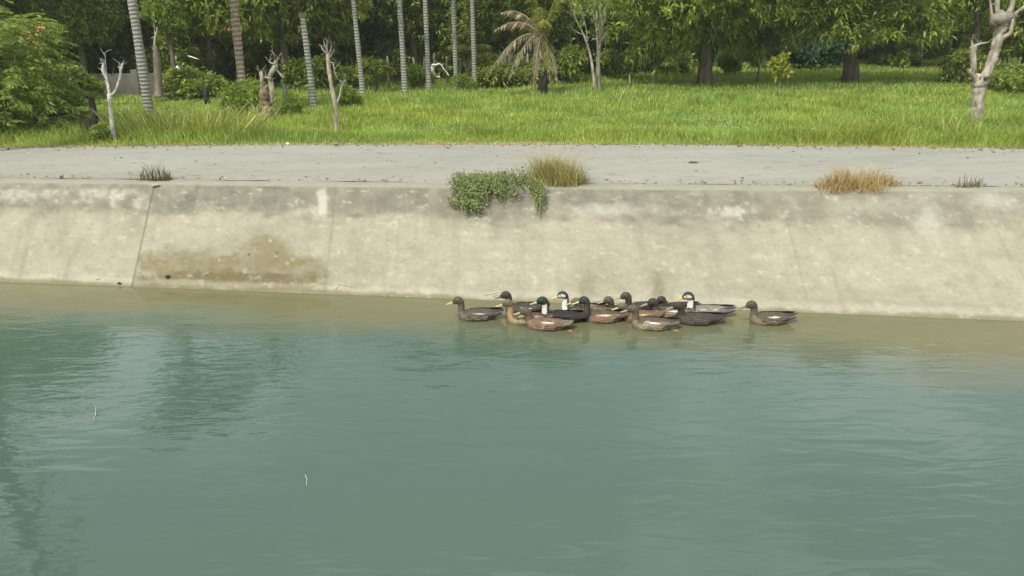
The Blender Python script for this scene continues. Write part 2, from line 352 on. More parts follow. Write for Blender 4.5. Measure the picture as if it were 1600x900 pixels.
# dark packed soil in the crack between road and coping, and below the road's edge
M['soil'] = noise_mat('soil', (.06, .05, .035), (.12, .10, .07), 12, 5)
V = np.concatenate([np.stack([Xs, Yc(Xs) - .06, 0 * Xs + ZR - .012], 1), np.stack([Xs, Yc(Xs) + .2, 0 * Xs + ZR - .012], 1)])
tag(mesh('soil', V, grid_faces(2, len(Xs)), M['soil']), kind='structure')
# sandy verge
M['verge'] = noise_mat('sandy verge', (.30, .23, .14), (.47, .40, .28), 2.5, 7, bump=.6, bscale=20)
V = []
for u in np.linspace(0, 1, 4):
    V.append(np.stack([Xs, Yf(Xs) - .10 + u * (.75 + .3 * fbm(Xs, 0 * Xs, 77)), ZR - .012 - .05 * u + 0 * Xs], 1))
tag(mesh('road_verge', np.concatenate(V), grid_faces(4, len(Xs)), M['verge'], smooth=True), kind='structure')
# terrain beyond
def zg(x, y):
    """height of the field: nearly flat, a gentle rise towards the trees"""
    x = np.asarray(x, float); y = np.asarray(y, float)
    return ZG - .03 + .10 * (fbm(x * .25 + 50, y * .25, 5, 3) - .5) * ss(15, 18, y) 
M['ground'] = noise_mat('field soil', (.14, .18, .050), (.20, .25, .080), 1.5, 6, bump=.5, bscale=9, dist=.05)
uu = np.concatenate([np.linspace(0, 50, 90), 50 + np.cumsum(np.geomspace(2, 250, 22))])
V = [np.stack([Xs, Yf(Xs) + .02 + q, zg(Xs, Yf(Xs) + q)], 1) for q in uu]
tag(mesh('ground', np.concatenate(V), grid_faces(len(uu), len(Xs)), M['ground'], smooth=True), kind='structure')

# water
def water_mat():
    m, n, b = mat('canal water', .006, .5); b.inputs['IOR'].default_value = 1.44
    at_ = N(n, 'ShaderNodeAttribute', attribute_name='paint'); n.links.new(at_.outputs['Color'], b.inputs['Base Color'])
    tcn = N(n, 'ShaderNodeTexCoord')
    def nn(sc, stretch, det=3, rot=0):
        mpn = N(n, 'ShaderNodeMapping'); mpn.inputs['Scale'].default_value = stretch; mpn.inputs['Rotation'].default_value = (0, 0, rot)
        n.links.new(tcn.outputs['Object'], mpn.inputs[0]); t = N(n, 'ShaderNodeTexNoise', Scale=sc, Detail=det, Roughness=.5); t.inputs['Distortion'].default_value = .6
        n.links.new(mpn.outputs[0], t.inputs['Vector']); return t.outputs[0]
    a = nn(2.6, (.6, 1.9, 1), 2, R(5)); c = nn(7, (.55, 1.7, 1), 2.5, R(-8)); e_ = nn(17, (.5, 1.5, 1), 2, R(10)); d = nn(.45, (1, .8, 1), 2)
    mr = N(n, 'ShaderNodeMapRange'); mr.inputs[1].default_value = .40; mr.inputs[2].default_value = .60; mr.inputs[3].default_value = .15; mr.inputs[4].default_value = 1.5
    n.links.new(at_.outputs['Alpha'], mr.inputs[0]); mr.inputs[1].default_value = 0; mr.inputs[2].default_value = 1.5; mr.inputs[3].default_value = 0; mr.inputs[4].default_value = 2.2
    m1 = N(n, 'ShaderNodeMath', operation='MULTIPLY'); m1.inputs[1].default_value = .013; n.links.new(a, m1.inputs[0])
    m2 = N(n, 'ShaderNodeMath', operation='MULTIPLY'); m2.inputs[1].default_value = .0036; n.links.new(c, m2.inputs[0])
    m3 = N(n, 'ShaderNodeMath', operation='MULTIPLY'); m4 = N(n, 'ShaderNodeMath', operation='MULTIPLY_ADD'); m4.inputs[1].default_value = .0010; n.links.new(e_, m4.inputs[0]); n.links.new(m2.outputs[0], m4.inputs[2]); n.links.new(m4.outputs[0], m3.inputs[0]); n.links.new(mr.outputs[0], m3.inputs[1])
    ad = N(n, 'ShaderNodeMath', operation='ADD'); n.links.new(m1.outputs[0], ad.inputs[0]); n.links.new(m3.outputs[0], ad.inputs[1])
    bm = N(n, 'ShaderNodeBump', Strength=1, Distance=.55); n.links.new(ad.outputs[0], bm.inputs['Height']); n.links.new(bm.outputs[0], b.inputs['Normal'])
    return m
M['water'] = water_mat()
Xq = np.concatenate([-9.5 - np.cumsum(np.geomspace(.3, 40, 24))[::-1], np.arange(-9.5, 9.5, .08), 9.5 + np.cumsum(np.geomspace(.3, 40, 24))])
dq = np.concatenate([np.linspace(-.15, 2.2, 60), np.linspace(2.25, NEARW + .2, 40)])
V = []; D = []
for d in dq: V.append(np.stack([Xq, Yw(Xq) - d, 0 * Xq], 1)); D.append(np.full(len(Xq), d))
V = np.concatenate(V); D = np.concatenate(D)
sh = fbm(V[:, 0] * .8, V[:, 1] * 1.6, 71, 5); sh2 = fbm(V[:, 0] * .3, V[:, 1] * .5, 79, 4)
k = (1 - ss(.15, 1.7, D + 1.2 * (sh - .5) - .8 * ss(2, 6, V[:, 0])))[:, None]          # tint of the shallow bed, with the bank's olive reflection painted in
wcol = np.array([.060, .102, .077])[None] * (1 + .25 * (sh2 - .5))[:, None] * (1 - k) + np.array([.135, .130, .066])[None] * (1 + .3 * (sh - .5))[:, None] * k
wpx, wpy = proj(V)
def wb(cx, cy, rx, ry): return np.exp(-(((wpx - cx) / rx) ** 2 + ((wpy - cy) / ry) ** 2))
ruf = .28 + .9 * wb(300, 600, 190, 90) + .9 * wb(620, 530, 260, 40) + .8 * wb(1180, 610, 130, 70) + .8 * wb(60, 560, 160, 110) + 1.3 * wb(975, 516, 300, 26) + .5 * wb(1450, 560, 200, 60)
ruf = np.clip(ruf * (.55 + .9 * fbm(V[:, 0] * .9, V[:, 1] * 1.5, 91, 3)), .12, 1.5)
wcol = np.concatenate([wcol, ruf[:, None]], 1)
water = mesh('water', V, grid_faces(len(dq), len(Xq)), M['water'], col=wcol, smooth=True); tag(water, kind='structure')
# near bank under the camera
V = []
for d, z in ((NEARW - .5, -.6), (NEARW, 0), (NEART, 1.5), (NEART + .25, 1.5)):
    V.append(np.stack([Xs, Yw(Xs) - d, z + 0 * Xs], 1))
V = np.concatenate(V)
nb = mesh('near_bank', V, grid_faces(4, len(Xs)), noise_mat('near concrete', (.30, .27, .19), (.44, .40, .28), 2, 6), smooth=False); tag(nb, kind='structure')
V = [np.stack([Xs, Yw(Xs) - NEART - .2 - q, 1.496 + 0 * Xs], 1) for q in (0, 2, 4, 20, 100, 700)]
tag(mesh('near_ground', np.concatenate(V), grid_faces(6, len(Xs)), noise_mat('near dirt', (.2, .17, .11), (.3, .27, .18), 1.5, 6)), kind='structure')

# thin summer haze
hb = MB().box(-700, 700, -720, 760, -2.5, 30).build('haze', bpy.data.materials.new('haze air'), smooth=False)
hm = hb.data.materials[0]; hm.use_nodes = True; hm.node_tree.nodes.remove(hm.node_tree.nodes['Principled BSDF'])
pv = N(hm.node_tree, 'ShaderNodeVolumePrincipled', Density=.0011); pv.inputs['Color'].default_value = (.92, .95, .90, 1); pv.inputs['Anisotropy'].default_value = .3
hm.node_tree.links.new(pv.outputs[0], hm.node_tree.nodes['Material Output'].inputs['Volume']); tag(hb, 'thin pale summer haze over the canal and field', 'haze', kind='stuff')
# ------------------------------------------------------------ foliage meshes
def leaves(Pc, Dir, L, Wd, fold=.15, droop=.0, r=rng):
    """rhombic folded leaves: Pc base points, Dir directions"""
    n_ = len(Pc); Dir = Dir / np.linalg.norm(Dir, axis=1, keepdims=True)
    a = r.normal(size=(n_, 3)); a[:, 2] *= .5; side = np.cross(Dir, a + np.array([0, 0, 1.2])); side /= np.linalg.norm(side, axis=1, keepdims=True) + 1e-9
    nrm = np.cross(side, Dir); L = (L * (.7 + .6 * r.random(n_)))[:, None]; Wd = (Wd * (.7 + .6 * r.random(n_)))[:, None]
    mid = Pc + Dir * L * .45 - nrm * fold * Wd
    tip = Pc + Dir * L + np.array([0, 0, -1.0]) * droop * L
    V = np.stack([Pc, mid + side * Wd * .5, tip, mid - side * Wd * .5], 1).reshape(-1, 3)
    i = np.arange(n_) * 4; Fq = np.stack([i, i + 1, i + 2, i, i + 2, i + 3], 1).reshape(-1, 3)
    return V, Fq
def crown_data(seed, rx, ry, rz, lobes=14, clusters=55, per=9, L=.2, Wd=.06, spread=.16, droopy=.3, flat=1.0, inner=.35):
    r = np.random.default_rng(seed)
    d = r.normal(size=(lobes, 3)); d /= np.linalg.norm(d, axis=1, keepdims=True)
    rad = .30 + .45 * r.random(lobes); lc = d * rad[:, None] * np.array([rx, ry, rz]); lc[:, 2] *= flat
    lr = (.30 + .22 * r.random(lobes))
    P = []; Dn = []
    for j in range(lobes):
        k = int(clusters * (lr[j] / .4) ** 2)
        q = r.normal(size=(k, 3)); q /= np.linalg.norm(q, axis=1, keepdims=True)
        q[:, 2] = np.where(q[:, 2] < -.6, -q[:, 2], q[:, 2])
        rr = (1 - inner * r.random(k) ** 1.5)[:, None]
        P.append(lc[j] + q * rr * lr[j] * np.array([rx, ry, rz * .85])); Dn.append(q)
    P = np.concatenate(P); Dn = np.concatenate(Dn)
    c = np.repeat(P, per, 0) + r.normal(size=(len(P) * per, 3)) * spread * .35
    dd = np.repeat(Dn, per, 0) * .5 + r.normal(size=(len(c), 3)) * .75; dd[:, 2] -= droopy
    V, Fq = leaves(c, dd, L, Wd, droop=.15, r=r)
    return V, Fq, lc, lr
def crown_mesh(name, m, **k):
    V, Fq, lc, lr = crown_data(**k); me = mesh(name, V, Fq, m); d = me.data; bpy.data.objects.remove(me); return d, lc
CR = {}
CR['mango1'] = crown_mesh('crown', M['mango'], seed=1, rx=4.1, ry=4.1, rz=3.4, lobes=44, clusters=100, per=11, L=.24, Wd=.065, spread=.25, droopy=.35)
CR['mango2'] = crown_mesh('crown', M['mango'], seed=2, rx=3.4, ry=3.4, rz=3.1, lobes=34, clusters=95, per=11, L=.24, Wd=.065, spread=.25, droopy=.35)
CR['dark1'] = crown_mesh('crown', M['dark'], seed=3, rx=2.8, ry=2.6, rz=3.2, lobes=32, clusters=100, per=10, L=.20, Wd=.08, spread=.25)
CR['dark2'] = crown_mesh('crown', M['dark'], seed=4, rx=3.2, ry=2.8, rz=3.4, lobes=36, clusters=100, per=10, L=.24, Wd=.09, spread=.3)
CR['mid1'] = crown_mesh('crown', M['mid'], seed=5, rx=1.7, ry=1.6, rz=1.9, lobes=18, clusters=85, per=10, L=.13, Wd=.06, spread=.16, droopy=.1)
CR['mid2'] = crown_mesh('crown', M['mid'], seed=6, rx=2.5, ry=2.2, rz=2.6, lobes=28, clusters=90, per=10, L=.19, Wd=.07, spread=.22)
CR['round'] = crown_mesh('crown', M['bright'], seed=7, rx=1.0, ry=1.0, rz=.95, lobes=12, clusters=90, per=9, L=.09, Wd=.045, spread=.1, droopy=.0)
CR['bright1'] = crown_mesh('crown', M['bright'], seed=8, rx=2.2, ry=2.0, rz=2.0, lobes=20, clusters=70, per=10, L=.2, Wd=.07, spread=.22)
CR['bush1'] = crown_mesh('foliage', M['mid'], seed=9, rx=.8, ry=.7, rz=.5, lobes=9, clusters=55, per=8, L=.13, Wd=.05, spread=.14)
CR['bush2'] = crown_mesh('foliage', M['bright'], seed=10, rx=.8, ry=.7, rz=.6, lobes=9, clusters=50, per=8, L=.15, Wd=.05, spread=.14)
CR['bush3'] = crown_mesh('foliage', M['dark'], seed=12, rx=1.3, ry=.9, rz=.8, lobes=12, clusters=60, per=9, L=.17, Wd=.07, spread=.18)
CR['blue'] = crown_mesh('foliage', M['bluegreen'], seed=13, rx=1.6, ry=1.2, rz=.9, lobes=12, clusters=80, per=9, L=.15, Wd=.07, spread=.18)
CR['sap'] = crown_mesh('foliage', M['mango'], seed=14, rx=.75, ry=.7, rz=.75, lobes=9, clusters=20, per=9, L=.22, Wd=.055, spread=.1, droopy=.5)
CR['ysap'] = crown_mesh('foliage', M['yellow'], seed=15, rx=.32, ry=.3, rz=.42, lobes=8, clusters=9, per=7, L=.15, Wd=.06, spread=.08, droopy=.3)
CR['thin'] = crown_mesh('foliage', M['mid'], seed=16, rx=1.3, ry=1.1, rz=1.5, lobes=14, clusters=12, per=7, L=.13, Wd=.05, spread=.18)

def tree(name, label, px_, Y, ctype, h=None, cz=3.5, trunk=.16, sc=(1, 1, 1), tm='mangobark', cat='tree', group=None, lean=0, nlimb=6, rz=None, tl='trunk', cn='crown'):
    x = xat(px_, Y); z = float(zg(x, Y)) - .03
    t = thing(name, label, cat, (x, Y, z), 0, group)
    me, lc = CR[ctype]
    c = bpy.data.objects.new(cn, me); C.objects.link(c); c.parent = t; c.location = (lean, 0, cz); c.scale = sc
    a = rz if rz is not None else random.uniform(0, 6.28); c.rotation_euler = (0, 0, a)
    mb = MB(); top = Vector((lean, 0, cz)); fork = Vector((lean * .6, 0, cz * .55))
    p = smooth_path([(0, 0, -.1), (lean * .25 + random.uniform(-.05, .05), 0, cz * .22), fork, top], 4, trunk * .25)
    mb.tube(p, lerp_list([trunk * 1.45, trunk, trunk * .75, trunk * .3], len(p)), 9, wob=.12)
    rot = Matrix.Rotation(a, 3, 'Z')
    for q in list(lc)[:nlimb]:
        e = rot @ Vector((q[0] * sc[0], q[1] * sc[1], q[2] * sc[2])) * .9 + top
        mdl = fork.lerp(e, .5) + Vector((0, 0, .15))
        pp = smooth_path([fork, mdl, e], 3, trunk * .2); mb.tube(pp, lerp_list([trunk * .5, trunk * .3, trunk * .1], len(pp)), 6)
    mb.build(tl, M[tm], t)
    return t

# mango trees in the field
tree('mango_tree', 'big mango tree with straight dark trunk in the middle of the field', 1100, 27.6, 'mango1', cz=3.95, trunk=.22, rz=.4, nlimb=12)
tree('mango_tree', 'mango tree with leaning trunk spreading at its foot, right of the straight one', 1330, 27.6, 'mango2', cz=3.75, trunk=.23, lean=-.45, rz=2.2, nlimb=12)
tree('mango_tree', 'small mango tree left of the big one, its low crown touching the grass', 1022, 27.2, 'sap', cz=1.35, trunk=.05, sc=(1.35, 1.2, 1.35), rz=1)
tree('young_tree', 'slender young tree with a narrow leafy crown behind the yellow sapling', 1184, 27.5, 'sap', cz=1.25, trunk=.035, sc=(.95, .9, 1.0), rz=2)
tree('sapling', 'small yellow leaved sapling standing in the field', 1214, 22.3, 'ysap', cz=.85, trunk=.014, sc=(1, 1, 1.1), nlimb=4)
tree('sapling', 'young mango sapling with drooping leaves in front of the teal shed', 588, 26.5, 'sap', cz=.75, trunk=.03, sc=(.85, .8, .55), rz=4)
tree('thin_tree', 'thin tree with two bare pale stems and sparse leaves right of the coconut palm', 935, 26.0, 'thin', cz=2.6, trunk=.07, tm='palebark', nlimb=10, sc=(.9, .9, 1.15))

# trees of the far edge: (name, label, px, Y, crown, cz, trunk, scale)
BG = [
 ('leafy_tree', 'tall dark tree at the left edge of the photo', -60, 24.0, 'dark2', 5.6, .2, (1.0, .9, 1.05)),
 ('leafy_tree', 'leafy tree with orange roof showing beside it, behind the roadside bush', -20, 27, 'mid2', 4.2, .16, (.95, .9, 1.0)),
 ('leafy_tree', 'mid green rounded tree above the low grey wall', 140, 26.5, 'mid1', 3.1, .14, (.85, .9, 1.0)),
 ('leafy_tree', 'leafy tree crown just left of the thick leaning palm', 196, 29.5, 'mid2', 4.2, .15, (.9, .9, .95)),
 ('leafy_tree', 'small tree with a dense round bright green crown right of the leaning palm', 278, 26.5, 'round', 3.0, .1, (1, 1, 1)),
 ('leafy_tree', 'dark tree standing right behind the round bright crown', 262, 31.5, 'dark2', 4.3, .18, (.95, 1, 1)),
 ('mango_tree', 'mango tree with light leaf tips between the two thickest palms', 336, 28, 'bright1', 3.5, .14, (.85, .9, 1.0)),
 ('mango_tree', 'broad mango tree hanging over the headless palm trunk', 450, 28.5, 'mango2', 4.6, .2, (.95, .9, .95)),
 ('leafy_tree', 'leafy tree filling the gap left of the teal shed', 510, 32, 'mid2', 4.2, .16, (.95, .95, 1.0)),
 ('leafy_tree', 'leafy tree directly above the teal shed', 585, 34, 'mid2', 5.2, .15, (1, 1, .85)),
 ('leafy_tree', 'dark tree between the palms beside the hanging white cloth', 648, 32, 'dark1', 3.8, .16, (.75, .9, .78)),
 ('leafy_tree', 'tall dark tree with many thin trunks behind the hanging white cloth', 700, 33.5, 'dark2', 4.2, .14, (.72, .9, .9)),
 ('leafy_tree', 'grey green tree behind the dry drooping palm fronds', 775, 31, 'mid2', 3.6, .14, (.95, .9, .95)),
 ('leafy_tree', 'dark thicket tree just left of the coconut palm', 822, 30.5, 'dark1', 3.3, .12, (.72, .85, .8)),
 ('leafy_tree', 'low blue green tree right of the coconut palm trunk', 905, 33, 'blue', 1.9, .12, (1.1, 1, 1.25)),
 ('leafy_tree', 'leafy tree behind the thin bare stems', 965, 34, 'mid2', 4.2, .15, (.9, .9, 1)),
 ('leafy_tree', 'leafy tree seen between the big mango and the thin stems', 1030, 38, 'mid2', 4.6, .18, (1, 1, 1)),
 ('leafy_tree', 'leafy tree directly behind the big mango trunk', 1125, 42, 'mid2', 4.4, .18, (1.2, 1, 1.1)),
 ('leafy_tree', 'bright tree above the blue green hedge', 1195, 40, 'bright1', 5.2, .16, (1.2, 1, 1.0)),
 ('leafy_tree', 'dark tree behind the leaning mango trunk', 1290, 41, 'dark2', 4.6, .2, (1.1, 1, 1.0)),
 ('leafy_tree', 'leafy tree right of the leaning mango', 1390, 38.5, 'mango2', 4.4, .26, (1.0, 1, .95)),
 ('mango_tree', 'dark mango tree with low hanging bright twigs at the far shade', 1432, 37, 'mango2', 4.9, .24, (.95, .95, 1)),
 ('leafy_tree', 'shady tree left of the pale pollarded tree', 1490, 39, 'dark2', 4.6, .24, (1.0, 1, 1)),
 ('leafy_tree', 'bright leafy tree right behind the pale pollarded tree', 1512, 27, 'bright1', 3.6, .15, (1.05, 1, .95)),
 ('leafy_tree', 'dark tree at the right edge of the photo', 1600, 31, 'dark2', 4.3, .2, (1.0, 1, 1)),
]
for nm, lb, p_, Y_, ct, cz_, tk, sc_ in BG:
    tree(nm, lb, p_, Y_, ct, cz=cz_ - (.75 if cz_ > 3.9 else .25), trunk=tk * .8, sc=sc_, tm=random.choice(('mangobark', 'bark')), group='trees along the far edge of the field')
# one far-off wood behind them: reads as one mass
V = []; Fq = []; off = 0
r_ = np.random.default_rng(77)
for i in range(46):
    p_ = -420 + i * 56 + r_.uniform(-15, 15); Y_ = r_.uniform(47, 58)
    if 855 < p_ < 925: continue
    hh = r_.uniform(5.5, 8.5) if p_ < 600 or p_ > 940 else r_.uniform(3.4, 5.0)
    v, f, _, _ = crown_data(200 + i, 3.4, 2.2, hh * .6, lobes=24, clusters=42, per=8, L=.42, Wd=.22, spread=.4)
    v[:, 0] += xat(p_, Y_); v[:, 1] += Y_; v[:, 2] += .8 + hh * .48; V.append(v); Fq.append(f + off); off += len(v)
tag(mesh('distant_wood', np.concatenate(V), np.concatenate(Fq), M['mid']), 'far-off dark wood closing the view behind the trees', 'wood', kind='stuff')

V = []; Fq = []; off = 0
for i in range(64):                        # shrubby undergrowth, one tangled mass
    p_ = -150 + i * 29 + r_.uniform(-10, 10)
    Y_ = (28.5 if p_ < 340 else 31.5 if p_ < 900 else 35.5 if p_ < 1040 else 44) + r_.uniform(-.6, 2.0); hh = r_.uniform(.9, 1.5) * (1.25 if p_ < 900 else 1.1)
    if 20 < p_ < 110: hh *= .7
    v, f, _, _ = crown_data(300 + i, .036 * Y_, .9, hh * .8, lobes=11, clusters=50, per=8, L=.2, Wd=.09, spread=.25)
    v[:, 0] += xat(p_, Y_); v[:, 1] += Y_; v[:, 2] += .95 + hh * .55; V.append(v); Fq.append(f + off); off += len(v)
tag(mesh('undergrowth', np.concatenate(V), np.concatenate(Fq), M['mid']), 'tangled green undergrowth between the tree trunks', 'undergrowth', kind='stuff')
# bushes along the far edge
BU = [
 ('low dark bush at the foot of the low grey wall, left part', 95, 23.5, 'bush3', .6, (1.1, 1, .9)),
 ('dark bush in front of the right end of the low grey wall', 305, 24.6, 'bush3', .55, (.8, 1, .7)),
 ('light green bush around the foot of the palm with the brown top', 384, 18.2, 'bush2', .5, (.95, .8, 1.2)),
 ('small scrubby bush just right of the antler-like dead stump', 455, 18.9, 'bush2', .3, (.55, .5, .75)),
 ('small scrubby bush behind the slim bare tree with finger-like stubs', 540, 20.5, 'bush1', .3, (.6, .6, .8)),
 ('dark little bush wrapped around the short leaning post', 158, 14.9, 'bush3', .2, (.22, .3, .35)),
 ('green bush behind the headless palm trunk', 500, 27.5, 'bush3', .6, (1, 1, .9)),
 ('bush at the far edge behind the pale pollard with stub branches', 545, 27.3, 'bush1', .4, (.9, 1, .9)),
 ('light bush between the two slim palms on the far edge', 652, 27.6, 'bush1', .45, (.7, .8, .9)),
 ('dark bush below the grey green tree', 770, 28.2, 'bush3', .6, (1, 1, .9)),
 ('small light bush at the foot of the bare grey shrub', 722, 26.0, 'bush1', .3, (.5, .6, .7)),
 ('dark bush directly left of the coconut palm foot', 812, 28.6, 'bush3', .55, (.8, 1, .9)),
 ('dense green bush right of the coconut palm foot', 888, 29.5, 'bush1', .7, (1.4, 1, 1.4)),
 ('green bush behind the thin bare stems', 955, 30.5, 'bush1', .6, (1.4, 1, 1.2)),
 ('light bush left of the big mango trunk', 1058, 33.5, 'bush2', .5, (1.1, 1, .8)),
 ('light bush right of the big mango trunk', 1140, 33.0, 'bush2', .7, (1.2, 1, 1.0)),
 ('blue green hedge bush at the far right of the big mango', 1228, 36.5, 'blue', .9, (1.2, 1, 1.1)),
 ('blue green hedge bush touching the leaning mango trunk', 1290, 36.0, 'blue', .7, (.9, 1, .9)),
 ('dark bush under the shady trees', 1400, 37.5, 'bush3', .4, (1.5, 1, .7)),
 ('dark bush left of the pale pollarded tree', 1508, 26.5, 'bush3', .6, (.7, 1, .9)),
 ('dark bush at the right edge of the field', 1590, 22.5, 'bush3', .45, (.8, .8, .7)),
]
for lb, p_, Y_, ct, cz_, sc_ in BU:
    tree('bush', lb, p_, Y_, ct, cz=cz_, trunk=.03, sc=sc_, tm='bark', cat='bush', group='bushes in the field', cn='foliage', tl='stem', nlimb=5)

# big roadside shrub with feathery compound leaves
def feathery(seed, n_fr, R0, Hh, L=.62):
    r = np.random.default_rng(seed); P = []; Dr = []
    mb = MB()
    for i in range(n_fr):
        a = r.uniform(0, 2 * math.pi); zz = Hh * (.1 + .9 * r.random() ** .8); rr = R0 * math.sqrt(r.random()) * (1.05 - .35 * (zz / Hh) ** 2)
        base_ = np.array([rr * math.cos(a), rr * math.sin(a) * .8, zz]); az = a + r.normal() * .7; el = r.uniform(-.1, .8)
        d = np.array([math.cos(az) * math.cos(el), math.sin(az) * math.cos(el), math.sin(el)]); l = L * r.uniform(.6, 1.2)
        sd_ = np.cross(d, [0, 0, 1.]); sd_ /= np.linalg.norm(sd_)
        for k in range(13):
            u = (k + 1) / 13; q = base_ + d * l * u + np.array([0, 0, -1]) * l * .45 * u * u
            tang = d + np.array([0, 0, -.9 * u])
            for s in (-1, 1):
                P.append(q); Dr.append(sd_ * s + tang * .55 + np.array([0, 0, -.35]))
        P.append(base_ + d * l + np.array([0, 0, -l * .45])); Dr.append(d + np.array([0, 0, -.8]))
    return leaves(np.array(P), np.array(Dr), .125, .032, r=r)
def feather_shrub(label, px_, Y, n_fr, R0, Hh, seed, mm):
    x = xat(px_, Y); t = thing('feathery_shrub', label, 'shrub', (x, Y, 1.0))
    V, Fq = feathery(seed, n_fr, R0, Hh); mesh('foliage', V, Fq, mm, t)
    mb = MB()
    for k in range(9):
        a = k * .7; e = (R0 * .6 * math.cos(a), R0 * .5 * math.sin(a), Hh * random.uniform(.6, .9))
        pp = smooth_path([(.08 * math.cos(a), .08 * math.sin(a), 0), (e[0] * .4, e[1] * .4, e[2] * .5), e], 4, .05); mb.tube(pp, lerp_list([.035, .02, .008], len(pp)), 5)
    mb.build('stem', M['bark'], t)
feather_shrub('large bright green shrub with feathery leaves at the left end of the verge', 20, 16.3, 640, 1.2, 2.3, 41, M['bright'])
feather_shrub('darker feathery shrub at the left edge behind the bright one', -55, 17.6, 420, 1.3, 3.0, 42, M['mid'])
feather_shrub('low feathery shrub reaching right over the leaning black post', 92, 17.2, 110, .62, 1.0, 43, M['bright'])

# ------------------------------------------------------------ palms
def frond(mb_v, base_, az, el, L, droop, lw=.34, n=26, hang=.5, r=random, dens=2):
    """pinnate palm frond: returns leaflet arrays and the rib path"""
    d = Vector((math.cos(az) * math.cos(el), math.sin(az) * math.cos(el), math.sin(el))); base_ = Vector(base_)
    side = d.cross(Vector((0, 0, 1))); side = side.normalized() if side.length > .01 else Vector((1, 0, 0))
    path = []; P = []; Dr = []; LL = []
    for k in range(n + 1):
        u = k / n; q = base_ + d * L * u + Vector((0, 0, -1)) * L * droop * u * u
        path.append(q)
    for k in range(2, n + 1):
        u = k / n; tg = (path[k] - path[k - 1]).normalized(); ln = lw * (math.sin(math.pi * min(1, u * .85 + .12)) * .9 + .12)
        for j in range(dens):
            q = path[k - 1].lerp(path[k], j / dens)
            for s in (-1, 1):
                v = side * s + tg * .55 + Vector((0, 0, -hang)) + Vector((r.uniform(-.12, .12), r.uniform(-.12, .12), r.uniform(-.15, .1)))
                P.append(q); Dr.append(v); LL.append(ln)
    mb_v.append((np.array(P), np.array(Dr), np.array(LL)))
    return path
def build_frond(parent, m, ribm, *a, name='frond', **k):
    st = []; path = frond(st, *a, **k); P, Dr, LL = st[0]
    V, Fq = leaves(P, Dr, LL, .035 * (1 + 0 * LL), fold=.1, droop=.2)
    o = mesh(name, V, Fq, m, parent)
    mb = MB(); mb.tube(path[::3], lerp_list([.028, .016, .006], len(path[::3])), 5)
    nv = len(V); rib = np.array(mb.v)
    V2 = np.concatenate([V, rib]); faces = [tuple(f) for f in Fq] + [tuple(i + nv for i in f) for f in mb.f]
    me = o.data; bpy.data.objects.remove(o)
    return mesh(name, V2, faces, m, parent)
proto = {}
def palm(label, px_, py_, Y, height, r0, r1, lean=(0, 0), crown=True, mt='palm', nf=11, L=2.3, group='slender ringed palms'):
    x = xat(px_, Y); z = float(zg(x, Y)) - .05
    t = thing('palm_tree', label, 'palm tree', (x, Y, z), 0, group)
    mb = MB(); nseg = int(height / .05); pts = []; rd = []
    for i in range(nseg + 1):
        u = i / nseg; pts.append((lean[0] * u ** 1.2, lean[1] * u, height * u)); flare = 1 + .35 * math.exp(-u * height / .35)
        rd.append((r0 + (r1 - r0) * u) * flare * (1.04 if i % 2 else .985) * (1 + .05 * math.sin(i * .21 + px_)))
    mb.tube(pts, rd, 12); mb.build('trunk', M[mt], t)
    top = Vector(pts[-1])
    if crown:
        mb = MB(); mb.tube([top, top + Vector((lean[0] * .1, 0, .35)), top + Vector((lean[0] * .15, 0, .8))], [r1 * 1.25, r1 * 1.1, r1 * .5], 10); mb.build('crownshaft', M['frond'], t)
        tp = top + Vector((lean[0] * .13, 0, .7))
        for k in range(nf):
            az = k * 2.4 + px_; el = .15 + .75 * ((k * .618) % 1)
            build_frond(t, M['frond'], None, tp, az, el, L * random.uniform(.85, 1.1), .75, lw=.5, n=20, hang=.7)
    else:
        mb = MB()
        for k in range(9):
            a = k * .7; mb.tube([top + Vector((.06 * math.cos(a), .06 * math.sin(a), -.03)), top + Vector((.11 * math.cos(a), .11 * math.sin(a), random.uniform(.05, .2)))], [.015, .006], 4)
        mb.build('stub', M['dryfrond'], t)
    return t
palm('thickest palm, leaning left, with a pale ringed trunk near the road', 235, 190, 18.3, 4.7, .108, .09, (-.05, .2), nf=38, L=2.0)
palm('palm with a strongly ringed trunk turning brown towards the top', 383, 170, 19.8, 4.3, .105, .092, (.04, .12), mt='palmred', nf=8, L=1.5)
palm('headless palm trunk that ends below the overhanging mango leaves', 491, 165, 20.8, 2.35, .078, .07, (-.08, 0), crown=False)
palm('slim pale palm standing in front of the teal shed', 567, 142, 24.8, 3.35, .078, .066, (-.1, 0), nf=9, L=1.7)
palm('slim palm between the shed and the hanging white cloth, nearer to the shed', 633, 140, 25.3, 6.0, .085, .07, (-.05, 0), nf=9, L=1.8)
palm('slim straight palm immediately left of the hanging white cloth', 670.5, 136, 26.0, 6.0, .08, .066, (.0, 0), nf=9, L=1.8)
palm('slim palm first to the right of the hanging white cloth', 713, 132, 26.8, 6.2, .075, .062, (-.02, 0), nf=9, L=1.8)
palm('greenish slim palm, rightmost of the row, left of the dry fronds', 742, 131, 27.0, 6.3, .08, .065, (-.05, 0), nf=9, L=1.8)

